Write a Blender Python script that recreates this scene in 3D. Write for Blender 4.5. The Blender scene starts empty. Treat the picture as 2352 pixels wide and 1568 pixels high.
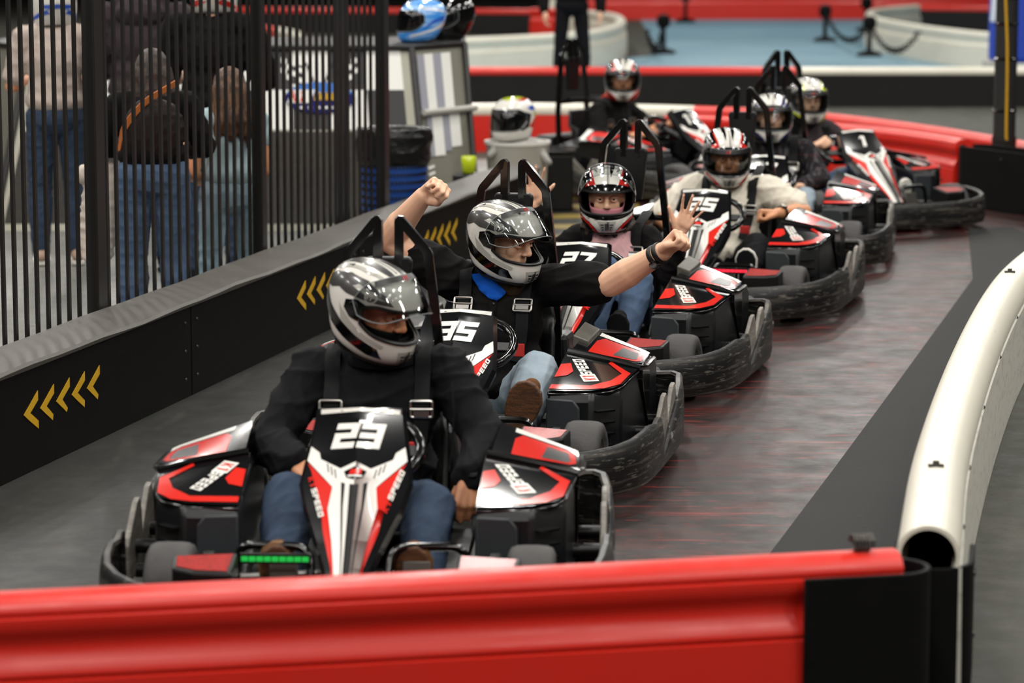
import bpy, bmesh, math, random
import numpy as np
from mathutils import Vector, Matrix, Euler
from mathutils.bvhtree import BVHTree
random.seed(7); np.random.seed(7)
scene = bpy.context.scene
COL = scene.collection
R = math.radians
def lin(h):
    h = h.lstrip('#'); o = []
    for i in (0, 2, 4):
        v = int(h[i:i+2], 16)/255.0
        o.append(v/12.92 if v <= .04045 else ((v+.055)/1.055)**2.4)
    return tuple(o)+(1.0,)
# ------------------------------------------------------------------ camera
cam_d = bpy.data.cameras.new('camera'); cam = bpy.data.objects.new('camera', cam_d); COL.objects.link(cam)
cam.location = (0, 0, 2.1)
cam.rotation_euler = (R(90)-math.atan(1024/6860.), 0, 0)
cam_d.sensor_width = 36.0; cam_d.lens = 105.0
cam_d.clip_start = .1; cam_d.clip_end = 200
cam_d.dof.use_dof = True; cam_d.dof.focus_distance = 11.5; cam_d.dof.aperture_fstop = 2.9
scene.camera = cam
scene.view_settings.view_transform = 'Standard'; scene.view_settings.look = 'None'
scene.view_settings.gamma = 1.0; scene.view_settings.use_curve_mapping = False
scene.view_settings.exposure = 0.47
scene.cycles.max_bounces = 7; scene.cycles.diffuse_bounces = 3; scene.cycles.glossy_bounces = 4; scene.cycles.transparent_max_bounces = 12
# ------------------------------------------------------------------ world and ceiling lamps
w = bpy.data.worlds.new('world'); scene.world = w; w.use_nodes = True
w.node_tree.nodes['Background'].inputs[0].default_value = (.9, .95, 1.0, 1)
w.node_tree.nodes['Background'].inputs[1].default_value = .10
LAMP_POWER = 66.0
LAMP_SPOTS = [(x, y) for y in (1.0, 4.4, 7.8, 11.2, 14.6, 18.0, 21.4, 25.5, 30, 35, 41, 48) for x in (-7.6, -3.9, -.2, 3.5, 7.2)]
for i, (x, y) in enumerate(LAMP_SPOTS):
    ld = bpy.data.lights.new('ceiling_lamp_light', 'AREA'); ld.shape = 'RECTANGLE'; ld.size = .28; ld.size_y = 1.15
    ld.energy = LAMP_POWER*(1.25 if y > 24 else 1.0); ld.color = (1.0, .97, .92)
    lo = bpy.data.objects.new('ceiling_lamp_light', ld); COL.objects.link(lo); lo.location = (x, y, 5.16)

# ------------------------------------------------------------------ helpers: meshes
class MB:
    """collects vertices and faces for ONE mesh"""
    def __init__(s): s.v = []; s.f = []; s.m = []
    def add(s, vs, fs, m=0):
        b = len(s.v); s.v += [tuple(p) for p in vs]
        for f in fs: s.f.append(tuple(i+b for i in f)); s.m.append(m)
    def box(s, c, d, rot=None, m=0, taper=(1, 1)):
        x, y, z = d[0]/2, d[1]/2, d[2]/2; vs = []
        for k in (-1, 1):
            t = taper if k > 0 else (1, 1)
            for a, b in ((-1, -1), (1, -1), (1, 1), (-1, 1)): vs.append(Vector((a*x*t[0], b*y*t[1], k*z)))
        if rot is not None:
            M = Euler(rot).to_matrix(); vs = [M @ p for p in vs]
        c = Vector(c); s.add([p+c for p in vs], [(3, 2, 1, 0), (4, 5, 6, 7), (0, 1, 5, 4), (1, 2, 6, 5), (2, 3, 7, 6), (3, 0, 4, 7)], m)
        return s
    def loft(s, rings, cap=True, closed=False, m=0):
        n = len(rings[0]); vs = [p for r in rings for p in r]; fs = []
        K = len(rings)
        for k in range(K if closed else K-1):
            a = k*n; b = ((k+1) % K)*n
            for i in range(n):
                j = (i+1) % n; fs.append((a+i, a+j, b+j, b+i))
        if cap and not closed:
            fs.append(tuple(range(n-1, -1, -1))); fs.append(tuple(range((K-1)*n, K*n)))
        s.add(vs, fs, m); return s
    def tube(s, path, r, n=10, closed=False, cap=True, flat=1.0, m=0, ph=0.0):
        P = [Vector(p) for p in path]; K = len(P); rings = []
        up = None
        for i in range(K):
            if closed: t = (P[(i+1) % K]-P[i-1])
            else: t = (P[min(i+1, K-1)]-P[max(i-1, 0)])
            t.normalize()
            if up is None:
                up = Vector((0, 0, 1)) if abs(t.z) < .9 else Vector((1, 0, 0))
            u = (up-t*up.dot(t))
            if u.length < 1e-5: u = t.orthogonal()
            u.normalize(); up = u; b = t.cross(u)
            rr = r[i] if hasattr(r, '__len__') else r
            rings.append([P[i]+(u*math.cos(2*math.pi*k/n+ph)+b*math.sin(2*math.pi*k/n+ph)*flat)*rr for k in range(n)])
        return s.loft(rings, cap, closed, m)
    def ribbon(s, path, side, wid, th, m=0):
        """flat strap: path points, side vectors, normal from cross"""
        P = [Vector(p) for p in path]; K = len(P); rings = []
        for i in range(K):
            t = (P[min(i+1, K-1)]-P[max(i-1, 0)]).normalized()
            sd = Vector(side[i] if isinstance(side, list) else side); sd = (sd-t*sd.dot(t)).normalized()
            nn = t.cross(sd)
            a = sd*wid/2; b = nn*th/2
            rings.append([P[i]-a-b, P[i]+a-b, P[i]+a+b, P[i]-a+b])
        return s.loft(rings, True, False, m)
    def lathe(s, prof, c=(0, 0, 0), ax='z', n=24, m=0):
        rings = []
        for r, h in prof:
            ring = []
            for k in range(n):
                a = 2*math.pi*k/n; u, v = r*math.cos(a), r*math.sin(a)
                p = (u, v, h) if ax == 'z' else ((h, u, v) if ax == 'x' else (v, h, u))
                ring.append((p[0]+c[0], p[1]+c[1], p[2]+c[2]))
            rings.append(ring)
        return s.loft(rings, True, False, m)
    def ell(s, c, r, n=16, k=10, rot=None, m=0):
        c = Vector(c); M = Euler(rot).to_matrix() if rot is not None else Matrix.Identity(3)
        rings = []
        for i in range(1, k):
            e = -math.pi/2+math.pi*i/k
            rings.append([c+M @ Vector((r[0]*math.cos(e)*math.cos(2*math.pi*j/n), r[1]*math.cos(e)*math.sin(2*math.pi*j/n), r[2]*math.sin(e))) for j in range(n)])
        return s.loft(rings, True, False, m)
    def cap(s, p0, p1, r0, r1, n=14, m=0):
        """tapered capsule"""
        p0, p1 = Vector(p0), Vector(p1); t = p1-p0; L = t.length
        if L < 1e-6: return s.ell(p0, (r0, r0, r0))
        t /= L; u = t.orthogonal().normalized(); b = t.cross(u); rings = []
        for pc, rr, rng in ((p0, r0, (-80, -50, -20, 0)), (p1, r1, (0, 20, 50, 80))):
            for d in rng:
                a = R(d); rings.append([pc+t*rr*math.sin(a)+(u*math.cos(2*math.pi*k/n)+b*math.sin(2*math.pi*k/n))*rr*math.cos(a) for k in range(n)])
        return s.loft(rings, True, False, m)
    def prism(s, poly, h0, h1, ax='z', m=0):
        def P(p, h): return (p[0], p[1], h) if ax == 'z' else ((h, p[0], p[1]) if ax == 'x' else (p[0], h, p[1]))
        return s.loft([[P(p, h0) for p in poly], [P(p, h1) for p in poly]], True, False, m)
def mesh_of(name, mb, mats, smooth=True, angle=40):
    me = bpy.data.meshes.new(name); me.from_pydata([tuple(p) for p in mb.v], [], mb.f)
    for m in (mats if isinstance(mats, (list, tuple)) else [mats]): me.materials.append(m)
    if len(set(mb.m)) > 1: me.polygons.foreach_set('material_index', mb.m)
    bm = bmesh.new(); bm.from_mesh(me); bmesh.ops.recalc_face_normals(bm, faces=bm.faces); bm.to_mesh(me); bm.free()
    if smooth:
        me.shade_smooth(); me.set_sharp_from_angle(angle=R(angle))
    me.update(); return me
def link(name, data, parent=None, loc=(0, 0, 0), rot=(0, 0, 0)):
    o = bpy.data.objects.new(name, data); COL.objects.link(o); o.location = loc; o.rotation_euler = rot
    if parent is not None: o.parent = parent
    return o
def mk(name, mb, mats, parent=None, smooth=True, angle=40, bevel=0, seg=2, sub=0, loc=(0, 0, 0), rot=(0, 0, 0)):
    o = link(name, mesh_of(name, mb, mats, smooth, angle), parent, loc, rot)
    if bevel:
        b = o.modifiers.new('bevel', 'BEVEL'); b.width = bevel; b.segments = seg; b.limit_method = 'ANGLE'; b.angle_limit = R(35); b.harden_normals = False
    if sub:
        q = o.modifiers.new('sub', 'SUBSURF'); q.levels = sub; q.render_levels = sub
    return o
def tag(o, label=None, cat=None, group=None, kind=None):
    if label: o['label'] = label
    if cat: o['category'] = cat
    if group: o['group'] = group
    if kind: o['kind'] = kind
    return o
def thing(name, label, cat, loc=(0, 0, 0), rz=0, group=None):
    o = link(name, None, None, loc, (0, 0, rz)); tag(o, label, cat, group); return o
def struct(o): o['kind'] = 'structure'; return o
def copy_tree(o, parent=None):
    c = o.copy(); COL.objects.link(c); c.parent = parent
    for ch in o.children: copy_tree(ch, c)
    return c
def smoothpath(P, n=8, closed=False):
    P = [np.array(p, float) for p in P]; K = len(P); out = []
    for i in range(K if closed else K-1):
        p0 = P[(i-1) % K] if closed or i > 0 else 2*P[0]-P[1]
        p1 = P[i]; p2 = P[(i+1) % K]
        p3 = P[(i+2) % K] if closed or i+2 < K else 2*P[-1]-P[-2]
        for k in range(n):
            t = k/n; out.append(tuple(.5*((2*p1)+(-p0+p2)*t+(2*p0-5*p1+4*p2-p3)*t*t+(-p0+3*p1-3*p2+p3)*t**3)))
    if not closed: out.append(tuple(P[-1]))
    return out
def roundpath(P, r, n=5, closed=False):
    """polyline with rounded corners"""
    P = [Vector(p) for p in P]; K = len(P); out = []
    for i in range(K):
        if not closed and i in (0, K-1): out.append(P[i]); continue
        a, b, c = P[i-1], P[i], P[(i+1) % K]
        d0 = (a-b); d1 = (c-b); q = min(r, d0.length*.48, d1.length*.48)
        s0 = b+d0.normalized()*q; s1 = b+d1.normalized()*q
        for k in range(n+1):
            t = k/n; out.append(s0*(1-t)**2+b*2*t*(1-t)+s1*t*t)
    return [tuple(p) for p in out]
# ------------------------------------------------------------------ helpers: materials
def mat(name, col, rough=.5, metal=0., coat=0., noise=None, streak=None, bump=None, emit=0, spec=.5, sss=0, rvar=0, trans=0, alpha=1):
    """noise=(scale, amount 0..1, other colour); streak=((sx,sy,sz), lo, hi, colour); bump=(scale, strength)"""
    m = bpy.data.materials.new(name); m.use_nodes = True; nt = m.node_tree; N = nt.nodes; L = nt.links
    b = N['Principled BSDF']; c = lin(col) if isinstance(col, str) else col
    b.inputs['Base Color'].default_value = c; b.inputs['Roughness'].default_value = rough; b.inputs['Metallic'].default_value = metal
    b.inputs['Specular IOR Level'].default_value = spec
    if coat: b.inputs['Coat Weight'].default_value = coat; b.inputs['Coat Roughness'].default_value = .06
    if sss: b.inputs['Subsurface Weight'].default_value = sss; b.inputs['Subsurface Radius'].default_value = (.012, .005, .003); b.inputs['Subsurface Scale'].default_value = 1.0
    if emit: b.inputs['Emission Color'].default_value = c; b.inputs['Emission Strength'].default_value = emit
    if alpha < 1: b.inputs['Alpha'].default_value = alpha
    tc = N.new('ShaderNodeTexCoord'); cur = None
    def noi(scale, vec=None, det=5, rgh=.6):
        n = N.new('ShaderNodeTexNoise'); n.inputs['Scale'].default_value = scale; n.inputs['Detail'].default_value = det; n.inputs['Roughness'].default_value = rgh
        L.new(vec or tc.outputs['Object'], n.inputs['Vector']); return n
    def ramp(src, lo, hi):
        r = N.new('ShaderNodeMapRange'); r.inputs['From Min'].default_value = lo; r.inputs['From Max'].default_value = hi; r.clamp = True
        L.new(src, r.inputs['Value']); return r.outputs['Result']
    def mix(fac, a, bb, amt=1.0):
        x = N.new('ShaderNodeMix'); x.data_type = 'RGBA'
        if amt < 1:
            mm = N.new('ShaderNodeMath'); mm.operation = 'MULTIPLY'; mm.inputs[1].default_value = amt; L.new(fac, mm.inputs[0]); fac = mm.outputs[0]
        L.new(fac, x.inputs[0])
        for k, q in ((6, a), (7, bb)):
            if isinstance(q, tuple): x.inputs[k].default_value = q
            else: L.new(q, x.inputs[k])
        return x.outputs[2]
    if noise:
        n = noi(noise[0]); cur = mix(ramp(n.outputs['Fac'], .3, .7), c, lin(noise[2]), noise[1])
    if streak:
        for st in (streak if isinstance(streak[0][0], (tuple, list)) else [streak]):
            mp = N.new('ShaderNodeMapping'); mp.inputs['Scale'].default_value = st[0]; L.new(tc.outputs['Object'], mp.inputs['Vector'])
            n = noi(1.0, mp.outputs['Vector'], 6, .65); cur = mix(ramp(n.outputs['Fac'], st[1], st[2]), cur or c, lin(st[3]), st[4] if len(st) > 4 else 1.0)
    if cur is not None: L.new(cur, b.inputs['Base Color'])
    if rvar:
        n = noi(6.0); mr = N.new('ShaderNodeMapRange'); mr.inputs['From Min'].default_value = .3; mr.inputs['From Max'].default_value = .7
        mr.inputs['To Min'].default_value = max(0, rough-rvar); mr.inputs['To Max'].default_value = min(1, rough+rvar)
        L.new(n.outputs['Fac'], mr.inputs['Value']); L.new(mr.outputs['Result'], b.inputs['Roughness'])
    if bump:
        n = noi(bump[0], None, 6); bp = N.new('ShaderNodeBump'); bp.inputs['Strength'].default_value = bump[1]; bp.inputs['Distance'].default_value = .01
        L.new(n.outputs['Fac'], bp.inputs['Height']); L.new(bp.outputs['Normal'], b.inputs['Normal'])
    return m
def glass_mat(name, tint, rough=.03, thru=.88):
    """thin clear plastic: mostly see-through with a mirror-like skin"""
    m = bpy.data.materials.new(name); m.use_nodes = True; nt = m.node_tree; N = nt.nodes; L = nt.links
    N.remove(N['Principled BSDF']); out = N['Material Output']
    t = N.new('ShaderNodeBsdfTransparent'); t.inputs[0].default_value = lin(tint)
    g = N.new('ShaderNodeBsdfGlossy'); g.inputs['Roughness'].default_value = rough; g.inputs[0].default_value = (1, 1, 1, 1)
    fr = N.new('ShaderNodeFresnel'); fr.inputs['IOR'].default_value = 1.5
    ad = N.new('ShaderNodeMath'); ad.operation = 'ADD'; ad.inputs[1].default_value = 1-thru; ad.use_clamp = True; L.new(fr.outputs[0], ad.inputs[0])
    x = N.new('ShaderNodeMixShader'); L.new(ad.outputs[0], x.inputs[0]); L.new(t.outputs[0], x.inputs[1]); L.new(g.outputs[0], x.inputs[2])
    L.new(x.outputs[0], out.inputs['Surface']); return m
MT = {}
MT['red_plastic'] = mat('red_plastic', '#d02619', .36, noise=(3, .25, '#bd1f14'), rvar=.08)
MT['white_plastic'] = mat('white_plastic', '#dedacb', .34, noise=(4, .35, '#cfc8b4'), streak=((14, 3, 14), .62, .75, '#a49c88', .5))
MT['black_rubber'] = mat('black_rubber', '#070707', .65, spec=.12, noise=(9, .6, '#100f0f'), bump=(60, .15))
MT['black_board'] = mat('black_board', '#050404', .5, noise=(5, .5, '#0a0908'), spec=.08, streak=((1.5, 1.5, 60), .64, .8, '#2c2926', .5), bump=(30, .08))
MT['board_top'] = mat('board_top', '#49453f', .55, noise=(4, .6, '#37342f'), streak=((30, 3, 3), .6, .8, '#6a655c', .5), bump=(40, .1))
MT['board_grey'] = mat('board_grey', '#1b1b19', .6, spec=.25, noise=(4, .5, '#141413'))
MT['yellow_paint'] = mat('yellow_paint', '#c79a08', .5, noise=(60, .3, '#a27a05'))
MT['fence_black'] = mat('fence_black', '#100e0c', .38, noise=(30, .4, '#1e1a15'))
MT['black_gloss'] = mat('black_gloss', '#070707', .16, coat=.3)
MT['black_satin'] = mat('black_satin', '#090909', .42, spec=.35, bump=(200, .06))
MT['steel'] = mat('steel', '#b9b6b0', .28, metal=1.0)
MT['dark_steel'] = mat('dark_steel', '#56534e', .45, metal=.9)
# ================================================================== the setting
def slab(name, poly, z0, z1, m):
    b = MB(); b.prism(poly, z0, z1); return struct(mk(name, b, m, smooth=False))
MT['floor_grey'] = mat('floor_grey', '#464640', .65, spec=.12, noise=(1.3, .6, '#3b3b37'), streak=[((45, 45, 1), .6, .68, '#1e1e1c', .8), ((1.5, .5, 1), .5, .75, '#56554d', .6), ((90, 60, 1), .6, .7, '#6e6c60', .4)], bump=(90, .12), rvar=.1)
MT['floor_pit'] = mat('floor_pit', '#6d6d69', .45, noise=(2, .5, '#5a5a56'), streak=((40, 40, 1), .55, .7, '#82827d', .5), rvar=.1)
MT['floor_lane'] = mat('floor_lane', '#211a18', .40, noise=(1.1, .7, '#161211'), bump=(9, .02), rvar=.08, spec=.2,
    streak=[((.9, .35, 1), .46, .66, '#2b2725', .8), ((7, 1.1, 1), .55, .7, '#3a3532', .5), ((2, 5, 1), .47, .66, '#51201b', .6), ((2.2, 26, 1), .58, .66, '#8a2a22', .8), ((9, 60, 1), .62, .68, '#a8342a', .8), ((140, 110, 1), .62, .72, '#565350', .45)])
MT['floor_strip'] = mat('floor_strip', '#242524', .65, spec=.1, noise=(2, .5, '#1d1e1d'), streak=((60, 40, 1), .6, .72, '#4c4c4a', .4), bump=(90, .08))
MT['floor_blue'] = mat('floor_blue', '#5f8496', .5, noise=(.5, .8, '#7fa2b0'), rvar=.1)
MT['ceiling'] = mat('ceiling', '#262624', .9)
slab('floor', [(-16, -2), (16, -2), (16, 66), (-16, 66)], -.05, 0, MT['floor_grey'])
WD = Vector((.2349, .9720, 0)); WN = Vector((.9720, -.2349, 0)); WA = Vector((-1.84, 10.52, 0))   # left wall line
def wp(t, n=0, z=0): p = WA+WD*t+WN*n; return (p.x, p.y, z)
white_path = [(.985, 7.0), (1.10, 7.72), (1.33, 9.09), (1.69, 10.88), (2.08, 12.61), (2.40, 13.78), (2.95, 15.4), (3.6, 17.0)]
lane = [wp(-5)[:2], wp(8.5)[:2], (.3, 20.2), (.2, 24.5), (2.3, 23.7), (3.4, 21.2), (3.9, 18.6), (3.3, 16.9), (2.2, 13.75), (1.93, 12.61), (1.54, 10.88), (1.17, 9.09), (.95, 7.72), (.6, 4)]
MT['floor_lane_dusty'] = mat('floor_lane_dusty', '#2a2b29', .45, spec=.2, noise=(1.2, .7, '#20211f'), bump=(9, .02), rvar=.07,
    streak=[((.8, .3, 1), .46, .66, '#393732', .8), ((150, 110, 1), .6, .7, '#74726a', .5), ((9, 1.2, 1), .56, .7, '#45433d', .5)])
mid = [(-.35, 4), (-.1, 8.6), (.25, 11), (.7, 13.5), (1.3, 16)]
slab('floor_lane', [wp(-5)[:2], wp(8.5)[:2], (.3, 20.2), (1.0, 18.5)]+mid[::-1], 0, .002, MT['floor_lane_dusty'])
slab('floor_lane_worn', mid+[(1.0, 18.5), (.3, 20.2)]+lane[3:], 0, .002, MT['floor_lane'])
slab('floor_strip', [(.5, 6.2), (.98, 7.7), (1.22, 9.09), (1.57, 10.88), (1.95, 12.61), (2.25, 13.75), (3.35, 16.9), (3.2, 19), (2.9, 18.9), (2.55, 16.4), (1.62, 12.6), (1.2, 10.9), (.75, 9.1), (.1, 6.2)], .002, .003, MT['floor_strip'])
slab('floor_pit', [wp(-5, -.27)[:2], wp(9.5, -.27)[:2], (.5, 24), (-14, 24), (-14, 4)], 0, .0012, MT['floor_pit'])
slab('floor_blue', [(-3.2, 30.6), (14, 30.6), (14, 52), (2.2, 52), (2.0, 40)], 0, .002, MT['floor_blue'])
b = MB(); b.box((0, 32, 5.6), (34, 70, .1)); ceil_o = struct(mk('ceiling', b, MT['ceiling'], smooth=False))
MT['far_wall'] = mat('far_wall', '#4a4946', .9)
for nm, c, d in (('wall_back', (0, 66.5, 2.8), (34, .2, 5.6)), ('wall_east', (16.5, 32, 2.8), (.2, 70, 5.6)), ('wall_west', (-16.5, 32, 2.8), (.2, 70, 5.6)), ('wall_front', (0, -2.5, 2.8), (34, .2, 5.6))):
    b = MB(); b.box(c, d); struct(mk(nm, b, MT['far_wall'], smooth=False))
# lamp housings above the picture
MT['lamp_housing'] = mat('lamp_housing', '#c9c9c6', .5)
hb = MB(); hb.box((0, 0, .06), (.34, 1.22, .08), taper=(.8, .95)); hb.box((0, .45, .22), (.012, .012, .3)); hb.box((0, -.45, .22), (.012, .012, .3))
hm = mesh_of('ceiling_lamp', hb, MT['lamp_housing'])
for x, y in LAMP_SPOTS:
    link('lamp_housing', hm, ceil_o, (x, y, 5.17))
# ---- low black wall on the left with panels, cap and yellow chevrons
wl = struct(link('wall_left', None))
seams = [-5.2, -3.1, -.55, 2.05, 4.55, 7.05, 8.55]
for i in range(len(seams)-1):
    t0, t1 = seams[i]+.003, seams[i+1]-.003
    b = MB(); a = [wp(t0, 0, .0), wp(t1, 0, .0), wp(t1, -.03, .0), wp(t0, -.03, .0)]
    b.loft([[(p[0], p[1], .0) for p in a], [(p[0], p[1], .385) for p in a]])
    mk('panel', b, MT['black_board'], wl, smooth=False, bevel=.004)
    for tt in (t0+.07, t1-.07):
        for zz in (.08, .2, .32):
            q = MB(); q.lathe([(.008, -.002), (.007, .003), (.003, .005)], ax='x', n=10); p = wp(tt, 0, zz)
            mk('screw', q, MT['dark_steel'], wl, loc=p, rot=(0, 0, math.atan2(WN.y, WN.x)))
b = MB(); a = [wp(-5.2, -.036), wp(8.55, -.036), wp(8.55, -.24), wp(-5.2, -.24)]
b.loft([[(p[0], p[1], 0) for p in a], [(p[0], p[1], .38) for p in a]]); mk('wall_core', b, MT['black_board'], wl, smooth=False)
b = MB(); K = 60; rings = []
for k in range(K+1):
    t = -5.2+13.75*k/K; wz = .004*math.sin(t*3.1)+.003*math.sin(t*7.7)
    rings.append([wp(t, .012, .386), wp(t, .016, .398+wz), wp(t, .004, .408+wz), wp(t, -.25, .412-wz*.5), wp(t, -.262, .40), wp(t, -.262, .384)])
b.loft(rings); mk('wall_cap', b, MT['board_top'], wl, angle=30)
def chevron(t, z, th=.060, up=.07, dn=.073, run=.135, nick=0):
    """one chevron pointing at -t, proud of the panel by 1.5 mm, lower tip worn"""
    pts = [(t, z), (t+run, z+up), (t+run, z+up-.03), (t+th*.9, z-.004), (t+run*(1-nick*.25), z-dn+.02+nick*.02), (t+run*(1-nick*.3), z-dn+nick*.015)]
    pts = [(t, z), (t+run, z+up), (t+run, z+up-.035), (t+th, z-.002), (t+run-nick*.03, z-dn+.03), (t+run-nick*.045, z-dn+nick*.02), (t+run*.55, z-dn*.6+.002), (t+run*.3, z-dn*.32)]
    b = MB(); b.loft([[wp(u, .0002, v) for u, v in pts], [wp(u, .0022, v) for u, v in pts]]); return b
for base in (.237, 3.52, 5.75, -2.6):
    for k in range(5):
        mk('chevron', chevron(base+k*.155, .223, nick=(k*37 % 5)/5), MT['yellow_paint'], wl, smooth=False)
# ---- black picket fence standing behind the wall
FA = Vector((-1.95, 11.24, 0)); FD = Vector((.2313, .9729, 0)); FN = Vector((.9729, -.2313, 0)); FA = FA-FN*.035
fence = thing('picket_fence', 'tall black picket fence standing behind the low black wall', 'fence', (FA.x, FA.y, 0), math.atan2(FD.y, FD.x))
pk = MB(); pk.box((0, 0, 1.3), (.022, .012, 2.3)); pkm = mesh_of('picket', pk, MT['fence_black'], smooth=False)
ts = [-.31+.111*i for i in range(53)]
posts = [(1.06, .13), (3.22, .09), (5.40, .12), (-1.1, .12)]
for t in ts:
    if any(abs(t-p) < wd*.5+.025 for p, wd in posts): continue
    link('picket', pkm, fence, (t, 0, 0))
for t, wd in posts:
    b = MB(); b.box((0, 0, 1.25), (wd*.8, .055, 2.5)); mk('fence_post', b, MT['fence_black'], fence, smooth=False, bevel=.006, loc=(t, -.02, 0))
for z in (.14, 2.43):
    b = MB(); b.box((2.15, 0, z), (6.6, .05, .05)); mk('fence_rail', b, MT['fence_black'], fence, smooth=False, bevel=.004)
# gate leaf standing open beside the last post
gate = thing('fence_gate', 'narrow black picket gate leaf standing open at the fence end', 'gate', tuple(FA+FD*4.9+FN*-.10), math.atan2(FD.y, FD.x)+R(9))
for k in range(6): link('picket', pkm, gate, (-.02+k*.105, 0, 0))
for z in (.16, 2.43):
    b = MB(); b.box((.24, 0, z), (.6, .04, .05)); mk('gate_rail', b, MT['fence_black'], gate, smooth=False)
# ---- barriers: profile swept along a plan path
def sweep(path, prof, cap=True, closed_prof=True):
    P = [Vector((p[0], p[1], 0)) for p in path]; rings = []
    for i in range(len(P)):
        t = (P[min(i+1, len(P)-1)]-P[max(i-1, 0)]).normalized(); n = Vector((t.y, -t.x, 0))
        rings.append([P[i]+n*o+Vector((0, 0, z)) for o, z in prof])
    b = MB(); b.loft(rings, cap); return b
def sym(half): return half+[(-o, z) for o, z in reversed(half) if abs(o) > 1e-6]
RED_PROF = sym([(0, .45), (.028, .446), (.05, .434), (.063, .418), (.064, .407), (.057, .402), (.068, .396), (.071, .375), (.058, .352), (.046, .335), (.048, .31), (.062, .285), (.074, .27), (.076, .256), (.066, .25), (.078, .243), (.08, .2), (.085, .05), (.085, 0)])
def red_barrier(path, label, name='track_barrier', m='red_plastic', group=None):
    t = thing(name, label, 'barrier', (0, 0, 0), 0, group)
    return t
fr = thing('track_barrier', 'long red plastic crash barrier crossing the foreground', 'barrier')
mk('barrier_body', sweep(smoothpath([(-2.35, 6.76), (-1.8, 6.875), (-1.23, 6.99), (0, 7.25), (.98, 7.47)], 6), RED_PROF), MT['red_plastic'], fr, angle=50)
# coil of wire tie on top and rubber wrap on its end
cb = MB(); cp = [(.0+.008*k/6, .022*math.cos(k*.9), .022*math.sin(k*.9)+.02) for k in range(40)]
cb.tube(cp, .0035, 6); mk('wire_coil', cb, MT['dark_steel'], fr, loc=(.865, 7.44, .452), rot=(0, 0, .2))
def wrap_sheet(name, label, c, ang, rad, leg, h, th=.014, legb=None, tilt=0):
    """rubber sheet bent in a U around a barrier end: c centre of the bend, ang heading of the open end"""
    pts = [(leg, -rad)]
    for k in range(13):
        a = -90-180*k/12; pts.append((rad*math.cos(R(a)), rad*math.sin(R(a))))
    pts.append((legb or leg, rad))
    b = MB(); rings = []
    P = [Vector((p[0], p[1], 0)) for p in pts]
    for i in range(len(P)):
        t = (P[min(i+1, len(P)-1)]-P[max(0, i-1)]).normalized(); n = Vector((-t.y, t.x, 0))*th/2
        rings.append([P[i]-n, P[i]+n, P[i]+n+Vector((0, 0, h)), P[i]-n+Vector((0, 0, h))])
    b.loft(rings)
    o = mk(name, b, MT['black_rubber'], None, angle=35, bevel=.003, loc=(c[0], c[1], .002), rot=(0, 0, ang))
    tag(o, label, 'rubber guard')
    for px, pz in ((leg-.05, h-.06), (leg*.45, h-.055), (leg-.05, h*.3)):
        q = MB(); q.lathe([(.009, -.003), (.008, .004), (.003, .006)], ax='y', n=10); mk('rivet', q, MT['dark_steel'], o, loc=(px, -rad-th/2, pz), rot=(0, 0, math.pi))
    return o
wrap_sheet('rubber_guard', 'black rubber sheet bent around the end of the red foreground barrier', (.965, 7.465), math.atan2(-.22, -.98), .098, .26, .405)
# white half-pipe barrier on the right
wb = thing('track_barrier', 'white tube-topped crash barrier curving away along the right of the lane', 'barrier')
wpth = smoothpath(white_path[1:], 8)
ring = []
for k in range(23):
    a = R(-35+250*k/22); ring.append((.085*math.cos(a), .372+.085*math.sin(a)))
ring += [(.073*math.cos(R(-35+250*k/22)), .372+.073*math.sin(R(-35+250*k/22))) for k in range(22, -1, -1)]
mk('tube_cap', sweep(wpth, ring), MT['white_plastic'], wb, angle=50)
mk('side_board', sweep(wpth, [(.074, .005), (.092, .005), (.088, .345), (.072, .345)]), mat('white_board', '#c9c6bb', .45, streak=((8, 8, 30), .5, .7, '#99948a', .7)), wb, angle=50)
mk('side_board', sweep(wpth, [(-.074, .005), (-.09, .005), (-.086, .345), (-.072, .345)]), MT['black_board'], wb, angle=50)
for i in (5, 27):
    p = Vector(wpth[i]+(0,)) if len(wpth[i]) == 2 else Vector(wpth[i]); q = MB(); q.box((0, 0, .004), (.045, .016, .008)); q.box((0, 0, .012), (.018, .012, .012))
    mk('clip', q, MT['dark_steel'], wb, loc=(p.x, p.y, .456))
for i in range(3, 40, 5):
    p = Vector(wpth[i]+(0,)); t = (Vector(wpth[i+1]+(0,))-p).normalized(); n = Vector((t.y, -t.x, 0)); q = MB(); q.lathe([(.007, 0), (.006, .004), (.002, .006)], ax='x', n=8)
    mk('screw', q, MT['dark_steel'], wb, loc=p+n*.085+Vector((0, 0, .352)), rot=(0, 0, math.atan2(n.y, n.x)))
wrap_sheet('rubber_guard', 'black rubber sheet bent around the hollow end of the white barrier', (1.12, 7.80), math.atan2(.985, .17), .104, .22, .345)
# ---- barriers further back
def tube_wall(path, label, segs, h=.40, th=.05, rad=.055, wallm='board_grey'):
    """black board wall with a coloured tube along its top; segs = [(i0,i1,material)] along the smooth path"""
    t = thing('track_barrier', label, 'barrier'); P = smoothpath(path, 10)
    mk('wall_board', sweep(P, [(th, .0), (th, h-rad*1.2), (-th, h-rad*1.2), (-th, 0)]), MT[wallm], t, angle=50)
    n = len(P)-1
    for a, c, mm in segs:
        i0, i1 = int(a*n), int(c*n)
        ringp = [(rad*math.cos(2*math.pi*k/16), h-rad+rad*math.sin(2*math.pi*k/16)) for k in range(16)]
        mk('tube_cap', sweep(P[i0:i1+1], ringp), MT[mm], t, angle=60)
    return t
tube_wall([(-.6, 30.05), (1.5, 30.05), (3.55, 30.05), (6.6, 30.05)], 'straight black barrier behind the karts with red and white top tube', [(0, .5667, 'red_plastic'), (.5667, 1, 'white_plastic')])
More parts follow.
